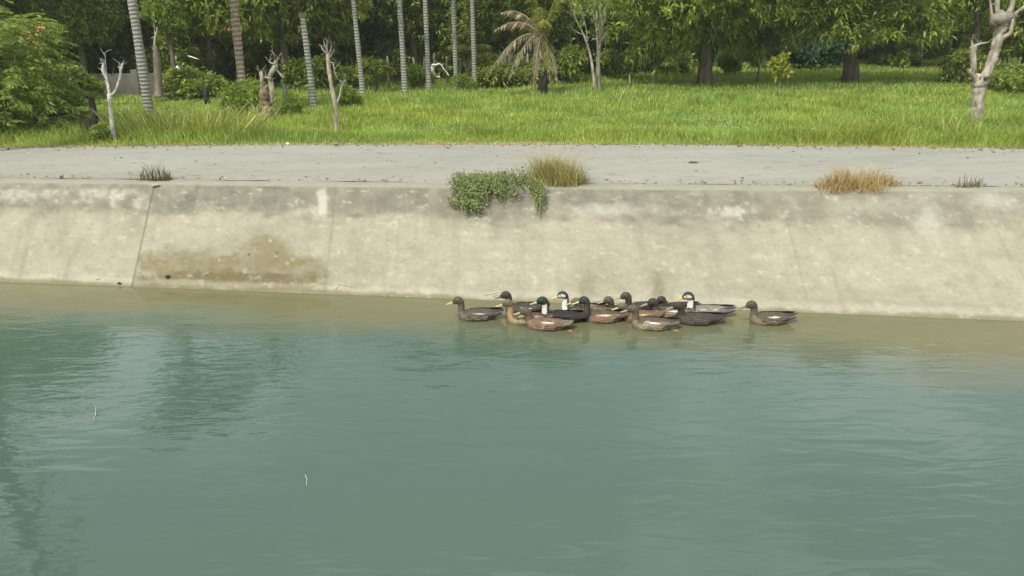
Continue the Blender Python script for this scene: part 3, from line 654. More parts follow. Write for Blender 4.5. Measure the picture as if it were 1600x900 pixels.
# coconut palm with drooping dry fronds
def coconut():
    Y = 25.2; b0 = at(848, 142, Y); t = thing('coconut_palm', 'short coconut palm with charred curved foot and dry hanging fronds', 'palm tree', b0)
    def L(px_, py_, dy=0): return at(px_, py_, Y + dy) - b0
    mb = MB(); p = smooth_path([L(848, 144), L(849, 130), L(855, 118), L(857, 110)], 4); mb.tube(p, lerp_list([.17, .15, .125, .12], len(p)), 10, wob=.12); mb.build('charred_foot', M['black'], t)
    mb = MB(); p = smooth_path([L(856.5, 113), L(856, 104), L(852, 85), L(848, 62), L(847, 48)], 4); mb.tube(p, lerp_list([.12, .13, .15, .17, .12], len(p)), 10, wob=.2); mb.build('trunk', M['redbark'], t)
    top = L(848, 55)
    for az, el, Ln, dr, mm, hg in (
        (3.05, .75, 2.1, .62, 'dryfrond', .6), (3.3, .35, 1.9, 1.0, 'dryfrond', .9), (3.6, .2, 1.3, 1.3, 'dryfrond', 1.0),
        (3.9, 1.25, 2.6, .35, 'yfrond', .5), (.4, 1.2, 2.6, .5, 'yfrond', .5), (5.9, 1.25, 2.3, .25, 'yfrond', .4), (4.7, 1.05, 1.9, .75, 'yfrond', .8), (1.6, 1.0, 2.4, .5, 'yfrond', .5),
        (4.9, .3, 1.1, 1.6, 'yfrond', 1.0), (4.4, .0, 1.1, 1.5, 'dryfrond', 1.1), (5.1, -.4, 1.2, .8, 'dryfrond', 1.1), (2.6, .9, 2.4, .5, 'dryfrond', .7)):
        build_frond(t, M[mm], None, top, az, el, Ln, dr, lw=.33, n=22, hang=hg)
coconut()
# small green palm fronds low beside the greenish palm
t = thing('small_palm', 'small palm with a few arching yellow green fronds behind the slim palms', 'palm tree', (xat(735, 29), 29, 1.0))
mb = MB(); mb.tube([(0, 0, 0), (0, 0, 1.2)], [.07, .06], 8); mb.build('trunk', M['bark'], t)
for k in range(7): build_frond(t, M['yfrond'], None, (0, 0, 1.15), k * .9 + .3, .8, 1.3, .6, lw=.3, n=16)

# ------------------------------------------------------------ bare trunks and pollards
def pollard(name, label, base_px, base_py, Y, parts, cat='pollarded tree'):
    """parts: list of (part name, material, [ [(px,py,dy)...], [radii] ] ...)"""
    b0 = at(base_px, base_py, Y); t = thing(name, label, cat, b0)
    for pn, mt, tubes in parts:
        mb = MB()
        for pts, rd in tubes:
            pp = smooth_path([at(a[0], a[1], Y + (a[2] if len(a) > 2 else 0)) - b0 for a in pts], 7, max(rd) * .16)
            rr_ = lerp_list([q * random.uniform(.88, 1.12) for q in lerp_list(rd, max(3, len(pp) // 3))], len(pp)); mb.tube(pp, rr_, 10, wob=.3 if mt == 'redbark' else .16)
            if min(rd) < .03 and pn != 'twigs' and cat != 'branch':
                for _ in range(4):
                    q = pp[random.randint(len(pp) // 2, len(pp) - 1)]; dd_ = Vector((random.uniform(-1, 1), random.uniform(-.5, .5), random.uniform(0, 1.2))) * random.uniform(.06, .16); mb.tube([q, q + dd_ * .5 + Vector((0, 0, .01)), q + dd_], [.008, .006, .003], 4)
        mb.build(pn, M[mt], t)
    return t
Yr = gnd(1524, 200)[1]
pollard('pollarded_tree', 'pale pollarded tree with two thick arms near the right end of the verge', 1524, 200, Yr, [
    ('trunk', 'palebark', [([(1524, 204), (1526, 180), (1528, 155), (1531, 130), (1535, 120)], [.14, .125, .12, .125, .13])]),
    ('branch', 'palebark', [([(1533, 134), (1543, 112, .05), (1553, 85, .1), (1559, 60, .1), (1565, 40, .1), (1566, 28, .1)], [.10, .085, .085, .09, .12, .09]),
        ([(1559, 60, .1), (1578, 52, .0), (1582, 30, 0)], [.05, .04, .03])]),
    ('branch', 'palebark', [([(1529, 130), (1522, 118, -.05), (1521, 98, -.1), (1520, 72, -.1)], [.075, .055, .05, .06]),
        ([(1521, 72, -.1), (1530, 69, -.1), (1545, 66, -.15)], [.03, .02, .012]), ([(1520, 75, -.1), (1518, 62, -.1)], [.035, .01]), ([(1523, 122, -.05), (1516, 113, -.1), (1518, 108, -.1)], [.045, .035, .02])]),
    ('knot', 'greywood', [([(1548, 40, .05), (1560, 30, .0), (1575, 28, .1), (1588, 22, .1)], [.05, .13, .12, .05]), ([(1550, 34, .2), (1562, 24, .2), (1580, 34, .2)], [.05, .1, .04])]),
    ('stub_branch', 'palebark', [([(1560, 26, .1), (1558, 8, .1), (1560, -30, .15), (1556, -90, .2)], [.05, .045, .04, .02]), ([(1574, 24, .1), (1582, 4, .1), (1580, -40, .1)], [.06, .05, .04]),
        ([(1586, 22, .1), (1602, 10, .05), (1625, 0, 0)], [.035, .03, .02]), ([(1551, 30, .1), (1548, 10, .1), (1546, -12, .1)], [.03, .02, .012])]),
])
Yl = gnd(177, 222)[1]
pollard('bare_tree', 'slim whitewashed forked tree near the black fence posts', 177, 222, Yl, [
    ('trunk', 'whitebark', [([(178, 224), (175, 195), (172, 165), (171, 148)], [.045, .04, .038, .036])]),
    ('branch', 'whitebark', [([(171, 150), (169, 135), (166, 122, .05), (161, 110, .05), (162, 98, .05)], [.03, .028, .026, .03, .02]), ([(166, 120, .05), (165, 100, .1), (164, 82, .1)], [.014, .008, .004])]),
    ('branch', 'whitebark', [([(172, 150), (180, 142, -.05), (186, 126, -.1), (189, 108, -.1), (192, 98, -.1)], [.026, .024, .02, .024, .012]), ([(189, 110, -.1), (186, 104, -.1)], [.016, .008])]),
])
Ym = gnd(523, 208)[1]
pollard('bare_tree', 'slim bare tree with finger-like stubs on top beside the headless palm trunk', 525, 206, Ym, [
    ('trunk', 'palebark', [([(525, 210), (525, 185), (523, 160), (518, 135), (514, 110), (512, 85)], [.045, .042, .045, .038, .038, .035])]),
    ('branch', 'palebark', [([(524, 165), (531, 150, .05), (534, 135, .08), (541, 125, .1)], [.03, .022, .02, .01]), ([(514, 100), (520, 98, -.1), (523, 112, -.12), (528, 124, -.1)], [.012, .01, .008, .005])]),
    ('stub_branch', 'greywood', [([(512, 86), (505, 78), (500, 70)], [.025, .018, .01]), ([(512, 86), (509, 74), (505, 64)], [.022, .014, .007]), ([(512, 86), (511, 72), (511, 63)], [.022, .015, .007]),
        ([(512, 88), (517, 78), (518, 67)], [.022, .015, .008]), ([(513, 92), (519, 84), (522, 76)], [.022, .015, .007])]),
])
Ys = gnd(418, 196)[1] + .2
pollard('dead_stump', 'gnarled dead stump with antler-like pale arms and reddish rotten wood', 417, 198, Ys, [
    ('trunk', 'redbark', [([(417, 205), (418, 185), (415, 165), (414, 148), (416, 135)], [.17, .14, .125, .11, .06])]),
    ('branch', 'palebark', [([(422, 160), (424, 140, .05), (422, 118, .05), (430, 104, .05), (431, 95, .05)], [.065, .06, .05, .06, .035]),
        ([(430, 106, .05), (441, 120, .1), (444, 120, .1)], [.025, .02, .01]), ([(429, 100), (421, 97), (423, 93)], [.02, .015, .006]), ([(431, 98), (436, 90), (433, 94)], [.02, .015, .01]), ([(430, 100, .05), (429, 88), (426, 80)], [.014, .008, .004])]),
    ('branch', 'palebark', [([(411, 165), (410, 145), (409, 125, -.05), (409, 112, -.05)], [.055, .045, .038, .025]), ([(409, 124), (406, 116), (408, 110)], [.02, .015, .007]), ([(410, 126), (415, 118), (414, 112)], [.022, .014, .007]), ([(412, 120), (420, 122), (423, 126)], [.02, .018, .015])]),
    ('branch', 'palebark', [([(414, 190, -.1), (405, 180, -.2), (396, 168, -.3), (384, 156, -.4)], [.04, .024, .02, .012]), ([(425, 185, -.1), (433, 176, -.2), (438, 168, -.2)], [.02, .014, .008])]),
])
Yk = 23.5
pollard('dead_branch', 'thin pale bent stick standing in the middle of the grass', 968, 160, gnd(968, 160)[1], [
    ('stick', 'palebark', [([(967, 163), (972, 148), (981, 136), (984, 128), (983, 118)], [.022, .02, .02, .018, .012])])], cat='branch')
Yb = gnd(795, 134)[1]
tw = []
for k in range(15):
    a = 790 + random.uniform(-20, 20); tw.append(([(795 + random.uniform(-3, 3), 118 - random.uniform(0, 15)), ((795 + a) / 2 + random.uniform(-6, 6), 95, random.uniform(-.3, .3)), (a + random.uniform(-12, 12), random.uniform(68, 92), random.uniform(-.5, .5))], [.016, .011, .004]))
pollard('bare_shrub', 'bare grey branching shrub below the dry palm fronds', 795, 136, Yb, [('stem', 'greywood', [([(795, 138), (794, 118)], [.05, .035])]), ('twigs', 'greywood', tw)], cat='shrub')
# bare upper stems of the thin tree
Yt = 25.6
pollard('thin_tree', 'pair of bare forking pale stems reaching up beside the coconut palm', 931, 148, Yt, [
    ('stem', 'palebark', [([(931, 150), (928, 125), (922, 85), (912, 55), (900, 30), (885, -10)], [.05, .045, .04, .03, .02, .01]), ([(912, 55), (898, 48), (890, 38)], [.018, .012, .006]), ([(918, 70), (915, 40), (905, 10)], [.016, .012, .007])]),
    ('stem', 'greywood', [([(937, 148), (936, 110), (933, 60), (930, 20), (926, -20)], [.045, .04, .03, .022, .012]), ([(933, 60), (945, 30), (947, 5)], [.016, .01, .006]), ([(934, 70), (944, 60), (947, 75)], [.012, .008, .004])]),
], cat='tree')
# tree trunk left behind the leaning palm
Yq = 23.6
pollard('dead_tree', 'brown broken trunk between the thick leaning palm and the round crown', 248, 150, Yq, [
    ('trunk', 'bark', [([(248, 152), (247, 120), (245, 90), (241, 72)], [.13, .11, .11, .06])]),
    ('branch', 'palebark', [([(241, 75), (243, 58), (246, 42)], [.05, .03, .012]), ([(243, 70), (242, 52), (240, 32)], [.02, .012, .005])])], cat='tree')
# overhanging bare branched tree left of the frame, known from its reflection in the water
by = 12.6; bx = xat(22, by, -5.8)
t = thing('bare_tree', 'tall sparse tree past the left edge, known only from its reflection in the water', 'tree', (bx, by, 1.0))
mb = MB(); random.seed(3); ends = []
p = smooth_path([(0, 0, 0), (.1, 0, 2.2), (.1, 0, 4.0), (.25, 0, 5.6), (.1, 0, 7.2)], 4, .08); mb.tube(p, lerp_list([.2, .17, .15, .11, .04], len(p)), 7)
for k in range(16):
    u = .45 + .55 * k / 16; q = p[int(u * (len(p) - 1))]; a = k * 2.1; l = random.uniform(.4, 1.0)
    e = q + Vector((math.cos(a) * l, math.sin(a) * l, random.uniform(.1, .6))); pp = smooth_path([q, (q + e) / 2 + Vector((0, 0, random.uniform(-.15, .2))), e], 3, .05); mb.tube(pp, lerp_list([.04, .025, .012], len(pp)), 5); ends.append(e)
mb.build('trunk', M['bark'], t)
e = np.array([tuple(q) for q in ends]); c = np.repeat(e, 38, 0) + rng.normal(size=(len(e) * 38, 3)) * .13
V, Fq = leaves(c, rng.normal(size=c.shape), .16, .08); mesh('foliage', V, Fq, M['mid'], t)
random.seed(8)

# ------------------------------------------------------------ fences
def post(mb, p, h, r=.06, lean=0):
    mb.tube([p, p + Vector((lean * .5, 0, h * .5)), p + Vector((lean, 0, h))], [r, r * .95, r * .9], 8, wob=.15)
ft = thing('roadside_fence', 'old barbed wire fence on blackened wooden posts along the left of the field', 'fence', (0, 0, 0))
tops = []
for (p_, yb, ytop, r0) in ((62, 214, 178, .05), (153, 212, 153, .07), (325, 166, 139, .085), (447, 162, 132, .075), (537, 160, 126, .08)):
    x, y = gnd(p_, yb); a = Vector((x, y, 1.0)); hh = at(p_, ytop, y).z - 1.0
    mb = MB(); post(mb, a, hh, r0); mb.build('post', M['black' if p_ < 400 else 'greywood'], ft); tops.append((a, hh))
for fr in (.55, .85):
    mb = MB()
    for (a, ha), (b_, hb) in zip(tops[:-1], tops[1:]):
        p = [a.lerp(b_, u) + Vector((0, 0, (ha * (1 - u) + hb * u) * fr - .10 * math.sin(math.pi * u))) for u in np.linspace(0, 1, 9)]
        mb.tube(p, .006, 4)
        for u in np.linspace(.04, .96, 22):
            q = a.lerp(b_, u) + Vector((0, 0, (ha * (1 - u) + hb * u) * fr - .10 * math.sin(math.pi * u))); mb.tube([q + Vector((0, 0, -.02)), q + Vector((.008, 0, .02))], .003, 3)
    mb.build('barbed_wire', M['wire'], ft)
x, y = gnd(146, 218); t = thing('leaning_post', 'short black broken post leaning in the weeds beside the slim white tree', 'post', (x, y, 1.0), 0)
mb = MB(); mb.tube([(0, 0, 0), (-.02, 0, .2), (-.03, 0, .42)], [.075, .07, .075], 8, wob=.2); mb.tube([(-.03, 0, .40), (.0, .0, .45)], [.05, .02], 6); mb.build('post', M['black'], t)

ft = thing('back_fence', 'grey stick and wire fence along the far edge behind the slim palms', 'fence', (0, 0, 0))
tops = []
for i, p_ in enumerate(np.linspace(470, 840, 22)):
    Y_ = 28.6 + .8 * math.sin(i * .6); x = xat(p_ + random.uniform(-5, 5), Y_); hh = random.uniform(.8, 1.15)
    mb = MB(); post(mb, Vector((x, Y_, 1.0)), hh, random.uniform(.025, .045), random.uniform(-.1, .1)); mb.build('post', M['greywood'], ft); tops.append(Vector((x, Y_, 1.0)))
for z in (.35, .6, .82):
    mb = MB(); mb.tube([q + Vector((0, -.04, z)) for q in tops], .006, 4); mb.build('wire', M['wire'], ft)

# hanging white cloth on the back fence
def cloth(name, label, px_, py_, Y, w_, h_, seed, cat):
    r = np.random.default_rng(seed); nx, ny = 9, 9; b0 = at(px_, py_, Y); V = []
    for j in range(ny):
        for i in range(nx):
            u = i / (nx - 1) - .5; v = j / (ny - 1)
            cut = (1 - .55 * v) if seed % 2 else (1 - .2 * v)
            V.append((u * w_ * cut + .12 * w_ * math.sin(v * 4) + .03 * r.normal(), .05 * math.sin(u * 12 + v * 3), -v * h_ * (1 - .35 * abs(u)) + .02 * r.normal()))
    i = np.arange(ny - 1)[:, None] * nx + np.arange(nx - 1)[None]; i = i.ravel()
    o = mesh(name, np.array(V), np.stack([i, i + 1, i + nx + 1, i + nx], 1), M['white'], smooth=True); o.location = b0
    sm = o.modifiers.new('thickness', 'SOLIDIFY'); sm.thickness = .006
    return tag(o, label, cat)
tt = thing('hanging_cloth', 'torn white cloth draped over the back fence beside a slim palm', 'cloth', at(688, 101, 27.9))
for (x0, z0, x1, z1, w_) in ((-.32, -.05, -.2, -.42, .09), (-.3, -.02, 0, .02, .07), (0, .02, .3, -.4, .045), (-.2, -.4, -.02, -.42, .06)):
    a = Vector((x0, 0, z0)); b_ = Vector((x1, 0, z1)); d = (b_ - a).normalized(); n_ = Vector((-d.z, 0, d.x)); mb = MB(); V = []; 
    for j in range(7):
        u = j / 6; c = a.lerp(b_, u) + Vector((0, .03 * math.sin(j * 2), .015 * math.sin(j * 1.7)))
        V += [c + n_ * w_ * .5, c + Vector((0, -.03, 0)), c - n_ * w_ * .5]
    o = mesh('cloth_strip', V, [(j * 3 + k, j * 3 + k + 1, j * 3 + k + 4, j * 3 + k + 3) for j in range(6) for k in range(2)], M['white'], tt, smooth=True)
    sm = o.modifiers.new('thickness', 'SOLIDIFY'); sm.thickness = .005
cloth('white_rag', 'small white rag caught in the twigs above the low grey wall', 278, 106, 24.2, .14, .15, 3, 'rag')
def strip(name, label, cat, p0, p1, Y, w_):
    a = at(*p0, Y); b_ = at(*p1, Y); mb = MB(); d = b_ - a; pts = [d * u for u in np.linspace(0, 1, 5)]
    mb.tube(pts, [w_ * .3, w_, w_, w_ * .8, w_ * .3], 6); o = mb.build(name, M['white']); o.location = a; return tag(o, label, cat)
strip('white_plank', 'white board sticking out of the leaves right of the round green crown', 'board', (293, 87), (311, 93), 24.4, .022)
strip('pale_pole', 'pale slanted pole leaning in front of the dark bush by the shed', 'pole', (552, 109), (562, 113), 29, .03)

# ------------------------------------------------------------ buildings half hidden behind the trees
M['lowwall'] = noise_mat('mossy grey render', (.07, .07, .055), (.17, .165, .135), 1.6, 6, bump=.3, stretch=(1, 1, .5))
x0, x1 = xat(112, 25.2), xat(322, 25.6)
o = MB().box(0, x1 - x0, 0, .18, 0, .78).box(-.0, .22, -.03, .21, 0, .9).box((x1 - x0) / 2 - .1, (x1 - x0) / 2 + .1, -.03, .21, 0, .9).build('low_wall', M['lowwall'], smooth=False); o.location = (x0, 25.3, .98)
tag(o, 'low mossy grey wall under the trees at the far left of the field', 'wall')
M['tile'] = noise_mat('orange roof tiles', (.34, .12, .05), (.60, .27, .13), 6, 5, bump=.5, stretch=(3, 1, 1))
M['plaster'] = noise_mat('dirty plaster', (.25, .24, .20), (.42, .40, .35), 1.5, 5)
M['glass'] = noise_mat('dark window', (.01, .012, .012), (.03, .035, .035), 3, 2, rough=.1, bump=0, spec=.5)
M['teal'] = noise_mat('teal painted sheet', (.03, .085, .075), (.07, .15, .135), 2, 5, rough=.5, stretch=(6, 1, .5))
M['whitetrim'] = noise_mat('white trim', (.55, .55, .52), (.75, .75, .72), 4, 4, bump=.1)
def house(name, label, px0, px1, Y, wallh, roofh, dp, wm, rm, cat='house', group=None, nwin=2, over=.35):
    xa, xb = xat(px0, Y), xat(px1, Y); w_ = xb - xa; t = thing(name, label, cat, (xa, Y, 1.0), 0, group)
    MB().box(0, w_, 0, dp, 0, wallh).build('wall', wm, t, smooth=False)
    mb = MB(); e = over
    V = [(-e, -e, wallh - .05), (w_ + e, -e, wallh - .05), (w_ + e, dp + e, wallh - .05), (-e, dp + e, wallh - .05), (-e, dp / 2, wallh + roofh), (w_ + e, dp / 2, wallh + roofh),
         (-e, -e, wallh + .05), (w_ + e, -e, wallh + .05), (w_ + e, dp + e, wallh + .05), (-e, dp + e, wallh + .05)]
    mb.add(V, [(0, 3, 2, 1), (0, 1, 7, 6), (6, 7, 5, 4), (2, 3, 9, 8), (8, 9, 4, 5), (1, 2, 8, 7), (7, 8, 5), (3, 0, 6, 9), (9, 6, 4)])
    mb.build('roof', rm, t, smooth=False)
    for k in range(nwin):
        cx = w_ * (k + .5) / nwin; f = MB()
        for a in ((cx - .45, cx + .45, -.05, -.004, .85, .91), (cx - .45, cx + .45, -.05, -.004, 1.65, 1.71), (cx - .45, cx - .39, -.05, -.004, .911, 1.649), (cx + .39, cx + .45, -.05, -.004, .911, 1.649)): f.box(*a)
        fo = f.build('window', M['whitetrim'], t, smooth=False); MB().box(cx - .389, cx + .389, -.02, -.003, .912, 1.648).build('pane', M['glass'], fo, smooth=False)
    return t
house('house', 'low house with an orange tiled roof showing through the trees at far left', 20, 350, 35, 1.55, .9, 4.5, M['plaster'], M['tile'], nwin=4)
t = house('shed', 'teal sheet metal shed with a white roof edge behind the slim palms', 535, 598, 33.5, 2.55, .12, 3, M['teal'], M['whitetrim'], cat='shed', nwin=1, over=.12)
house('house', 'small pale house far behind the shady trees at right', 1425, 1500, 52, 1.5, .7, 4, M['whitetrim'], M['lowwall'], nwin=2)

# ------------------------------------------------------------ grass
def blades(x, y, z, hgt, wd, lean=.35, seed=1, curl=.3, zlean=1):
    r = np.random.default_rng(seed); n_ = len(x); a = r.uniform(0, 2 * math.pi, n_); b = a + math.pi / 2 + r.normal(size=n_) * .4
    dx, dy = np.cos(a), np.sin(a); lx, ly = np.cos(b) * lean * hgt * r.uniform(.2, 1.3, n_), np.sin(b) * lean * hgt * r.uniform(.2, 1.3, n_)
    w2 = wd * .5; B = np.stack([x, y, z], 1)
    def off(u, wf):
        c = B + np.stack([lx * u ** 1.7, ly * u ** 1.7, hgt * (u - curl * u ** 3)], 1); q = np.stack([dx * w2 * wf, dy * w2 * wf, 0 * dx], 1); return c - q, c + q
    a0, a1 = off(0, 1); m0, m1 = off(.55, .75); tp = off(1, 0)[0]
    V = np.stack([a0, a1, m0, m1, tp], 1).reshape(-1, 3); i = np.arange(n_) * 5
    Fq = np.stack([i, i + 1, i + 3, i, i + 3, i + 2, i + 2, i + 3, i + 4], 1).reshape(-1, 3)
    return V, Fq
def grass_mat():
    m = leaf_mat('field grass', (.175, .285, .062), (.29, .415, .105), (.48, .52, .24), .45, .6, 0, spec=.2); n = m.node_tree
    # broad patches of lusher and yellower grass
    tcn = N(n, 'ShaderNodeTexCoord'); tn = N(n, 'ShaderNodeTexNoise', Scale=.35, Detail=4); n.links.new(tcn.outputs['Object'], tn.inputs['Vector'])
    vm = [q for q in n.nodes if q.bl_idname == 'ShaderNodeVectorMath' and q.operation == 'SCALE'][0]
    mr = N(n, 'ShaderNodeMapRange'); mr.inputs[1].default_value = .35; mr.inputs[2].default_value = .65; n.links.new(tn.outputs[0], mr.inputs[0])
    mx_ = N(n, 'ShaderNodeMix', data_type='RGBA', blend_type='MULTIPLY'); mx_.inputs['B'].default_value = (1.2, 1.02, .85, 1); n.links.new(mr.outputs[0], mx_.inputs['Factor'])
    src = vm.inputs[0].links[0].from_socket; n.links.new(src, mx_.inputs['A']); n.links.new(mx_.outputs['Result'], vm.inputs[0])
    return m
M['grass'] = grass_mat()
r = np.random.default_rng(99)
n_ = 300000
gx = r.uniform(-260, 1860, n_); gy = r.uniform(92, 234, n_); wx, wy = gnd_v(gx, gy, ZG)
ok = (wy > Yf(wx) + .12 + .35 * fbm(wx * 1.5, wy, 8)) & (wy < 46); wx, wy = wx[ok], wy[ok]
pat = fbm(wx * .5, wy * .5, 61, 4); hg = (.06 + .30 * pat) * r.uniform(.5, 1.25, len(wx)) * (.55 + .45 * ss(.0, 1.2, wy - Yf(wx)))
gp, _ = proj(np.stack([wx, wy, 0 * wx + 1.05], 1)); nr = 1 - ss(2.5, 6, wy - Yf(wx))
hg = hg * (1 + nr * (.7 * (1 - ss(420, 600, gp)) + .8 * ss(1180, 1320, gp)) * ss(.3, .9, wy - Yf(wx)) * (.4 + 1.2 * fbm(wx * 1.2, wy * 1.2, 17)))
V, Fq = blades(wx, wy, zg(wx, wy) - .02, hg, .011 + .0009 * (wy - 12), .55, 4)
tag(mesh('grass', V, Fq, M['grass']), 'tall unmown green grass covering the field', 'grass', kind='stuff')
# straw-coloured short stuff at the road's edge
n_ = 16000; ex = r.uniform(-13, 13, n_); ed = np.abs(r.normal(size=n_)) * .22; eh = r.uniform(.03, .12, n_)
V, Fq = blades(ex, Yf(ex) + .02 + ed, np.full(n_, ZR - .06), eh, .009, 1.0, 6)
tag(mesh('verge_weeds', V, Fq, leaf_mat('verge weeds', (.16, .15, .05), (.34, .30, .14), (.5, .43, .25), .25, .8)), 'short straw coloured weeds along the far edge of the road', 'weeds', kind='stuff')

def clump(name, label, px_, py_, n_, hgt, spread, m, lean=.6, wd=.014, seed=1, cat='grass clump', z=1.02, curl=.35, group=None, flat=.7):
    r = np.random.default_rng(seed); x, y = gnd(px_, py_, z)
    a = r.normal(size=(n_, 2)).clip(-1.6, 1.6) * np.array([spread, spread * flat]) * .5; h_ = hgt * r.uniform(.45, 1.1, n_)
    V, Fq = blades(a[:, 0], a[:, 1], np.full(n_, -.02), h_, wd, lean, seed + 5, curl)
    V[:, 0] += np.repeat(a[:, 0] * .6, 5) * (V[:, 2] / hgt).clip(0, 1)
    o = mesh(name, V, Fq, m); o.location = (x, y, z); return tag(o, label, cat, group)
yg = leaf_mat('yellow green grass', (.20, .25, .045), (.38, .42, .12), (.52, .5, .25), .35, .6, .05)
clump('grass_clump', 'tallest yellow green grass clump at the verge, right of the thick leaning palm', 300, 213, 1100, 1.0, 1.35, yg, .7, .017, 1, group='tall grass clumps on the verge')
clump('grass_clump', 'thin arching grass clump at the foot of the thick leaning palm', 262, 218, 300, .7, .7, yg, .9, .014, 2, group='tall grass clumps on the verge')
clump('grass_clump', 'green grass clump left of the antler-like dead stump', 350, 212, 420, .7, .9, yg, .6, .014, 3, group='tall grass clumps on the verge')
for i, (p_, y_, hh, sp, lb) in enumerate(((1345, 210, .62, 1.1, 'grass clump left of the arching weeds on the right verge'), (1420, 206, .8, 1.2, 'tall grass clump two metres left of the pale pollarded tree'), (1480, 214, .6, 1.0, 'low spreading grass clump next to the pale pollarded tree, road side'),
        (1575, 205, .75, 1.0, 'grass clump right of the pale pollarded tree'), (1290, 218, .4, .7, 'leftmost low grass clump of the right verge'), (764, 212, .38, .3, 'small wispy grass clump at the middle of the verge'), (540, 205, .5, .3, 'thin upright grass beside the slim bare tree'), (1180, 205, .35, 1.0, 'broad low weed clump with white flowers at the verge'))):
    clump('grass_clump', lb, p_, y_, int(260 * sp + 60), hh, sp, M['grass'] if i % 2 else yg, .7, .014, 20 + i, group='tall grass clumps on the verge')
# tiny white flowers
n_ = 420; c = np.concatenate([np.stack([r.normal(1120, 45, n_ // 2), r.normal(196, 7, n_ // 2)], 1), np.stack([r.uniform(60, 1500, n_ // 2), r.uniform(190, 222, n_ // 2)], 1)])
fx, fy = gnd_v(c[:, 0], c[:, 1], 1.2); ok = fy > Yf(fx) + .2; fx, fy = fx[ok], fy[ok]
P = np.stack([fx, fy, r.uniform(1.18, 1.36, len(fx))], 1); Pc = np.repeat(P, 5, 0); dd = r.normal(size=Pc.shape); dd[:, 2] = np.abs(dd[:, 2])
V, Fq = leaves(Pc, dd, .012, .009)
tag(mesh('wild_flowers', V, Fq, noise_mat('petals', (.6, .6, .5), (.8, .8, .7), 9, 1, bump=0)), 'tiny white wild flowers scattered in the verge grass', 'flowers', kind='stuff')

# ------------------------------------------------------------ weeds on the bank edge
def bank_point(px_, py_):
    """the point of the bank or coping seen at a pixel"""
    for k in range(400):
        t_ = -.3 + 1.4 * k / 400
        x = xat(px_, 9.5, 1.0)
        for _ in range(3):
            Y_ = float(Ye(x) + (Yw(x) - Ye(x)) * t_) if t_ > 0 else float(Ye(x) - (Ye(x) - Yc(x)) * (t_ / -.3))
            z = ZR * (1 - t_) if t_ > 0 else ZR + .006
            x = xat(px_, Y_, z)
        if proj(np.array([x, Y_, z]))[1] >= py_: return Vector((x, Y_, z))
    return Vector((x, Y_, z))
def trailing(label, blobs, seed, m, n_=150):
    r = np.random.default_rng(seed); t = None; P = []; Dr = []; mb = MB(); org = bank_point(*blobs[0][:2])
    for (cx, cy, rx, ry, k) in blobs:
        for i in range(k):
            a = r.uniform(0, 6.28); q = math.sqrt(r.random()); e = bank_point(cx + rx * q * math.cos(a), cy + ry * q * math.sin(a)) - org
            s = bank_point(cx + rx * q * math.cos(a) * .6, max(286, cy - ry * .7)) - org; e += Vector((0, -.02 - .10 * r.random(), .03 + .12 * r.random()))
            mid_ = (s + e) / 2 + Vector((0, -.07, .07)); pp = smooth_path([s, mid_, e], 3); mb.tube(pp, [.004] * len(pp), 3, cap=False)
            for u in r.uniform(.15, 1, 26):
                c = pp[int(u * (len(pp) - 1))] + (e - s) * r.uniform(-.06, .06); P.append(tuple(c + Vector(r.normal(size=3) * .022))); Dr.append(r.normal(size=3) + np.array([0, -.4, .3]))
    t = thing('trailing_weed', label, 'weed', org); mb.build('stems', M['twig'], t)
    V, Fq = leaves(np.array(P), np.array(Dr), .033, .015); mesh('foliage', V, Fq, m, t)
trailing('green creeping weed hanging over the canal edge', [(752, 292, 50, 14, 110), (736, 314, 32, 22, 60), (765, 303, 34, 14, 40), (800, 290, 34, 10, 45), (715, 300, 18, 12, 14), (738, 332, 22, 8, 22), (712, 326, 16, 6, 9), (790, 312, 20, 10, 10)], 5, M['weed'])
trailing('small thin green weed hanging below the dry grass tuft', [(842, 318, 13, 22, 34), (838, 300, 18, 10, 16)], 6, M['weed'])
def tuft(label, px_, py_, n_, hgt, spread, m, seed, lean=.8, wd=.007, flat=.5, curl=.3, cat='weed', name='grass_tuft'):
    b = bank_point(px_, py_); r = np.random.default_rng(seed); a = r.normal(size=(n_, 2)).clip(-1.6, 1.6) * np.array([spread, spread * flat]) * .5
    sub = r.uniform(-1, 1, (9, 2)) * np.array([spread, spread * flat]) * .75; sh_ = r.uniform(.55, 1.25, 9); k_ = r.integers(0, 9, n_); a = sub[k_] + a * .38
    h_ = hgt * sh_[k_] * r.uniform(.25, 1.1, n_) ** 1.3 * np.exp(-(a[:, 0] / spread) ** 2); V, Fq = blades(a[:, 0], a[:, 1], np.full(n_, -.01), h_, wd, lean, seed, curl)
    o = mesh(name, V, Fq, m); o.location = (b.x, b.y + .05, ZR); return tag(o, label, cat)
tuft('straw coloured dry grass tuft beside the green creeping weed', 850, 288, 1700, .62, .62, M['dry'], 1, .9)
tuft('thin greenish seed stalks rising from the dry grass tuft', 875, 287, 160, .62, .42, M['weed'], 2, .5, .005)
tuft('orange brown dead grass mat on the canal edge at right', 1346, 293, 1500, .42, .60, leaf_mat('orange dead grass', (.40, .29, .15), (.62, .48, .27), (.6, .5, .3), .3, .8), 3, 1.0)
tuft('thin wisps rising from the dead grass mat', 1325, 291, 60, .36, .22, M['weed'], 4, .4, .004)
tuft('dark dry twiggy tuft standing alone on the canal edge at left', 242, 282, 300, .40, .26, M['twig'], 5, .7, .007)
tuft('small dark wispy tuft at the far right of the canal edge', 1520, 292, 180, .26, .24, M['twig'], 6, .7, .006)
tuft('faint brown dead weed left of the dark twiggy tuft', 130, 279, 60, .06, .3, M['dry'], 7, 1.2, .006)
r = np.random.default_rng(4)
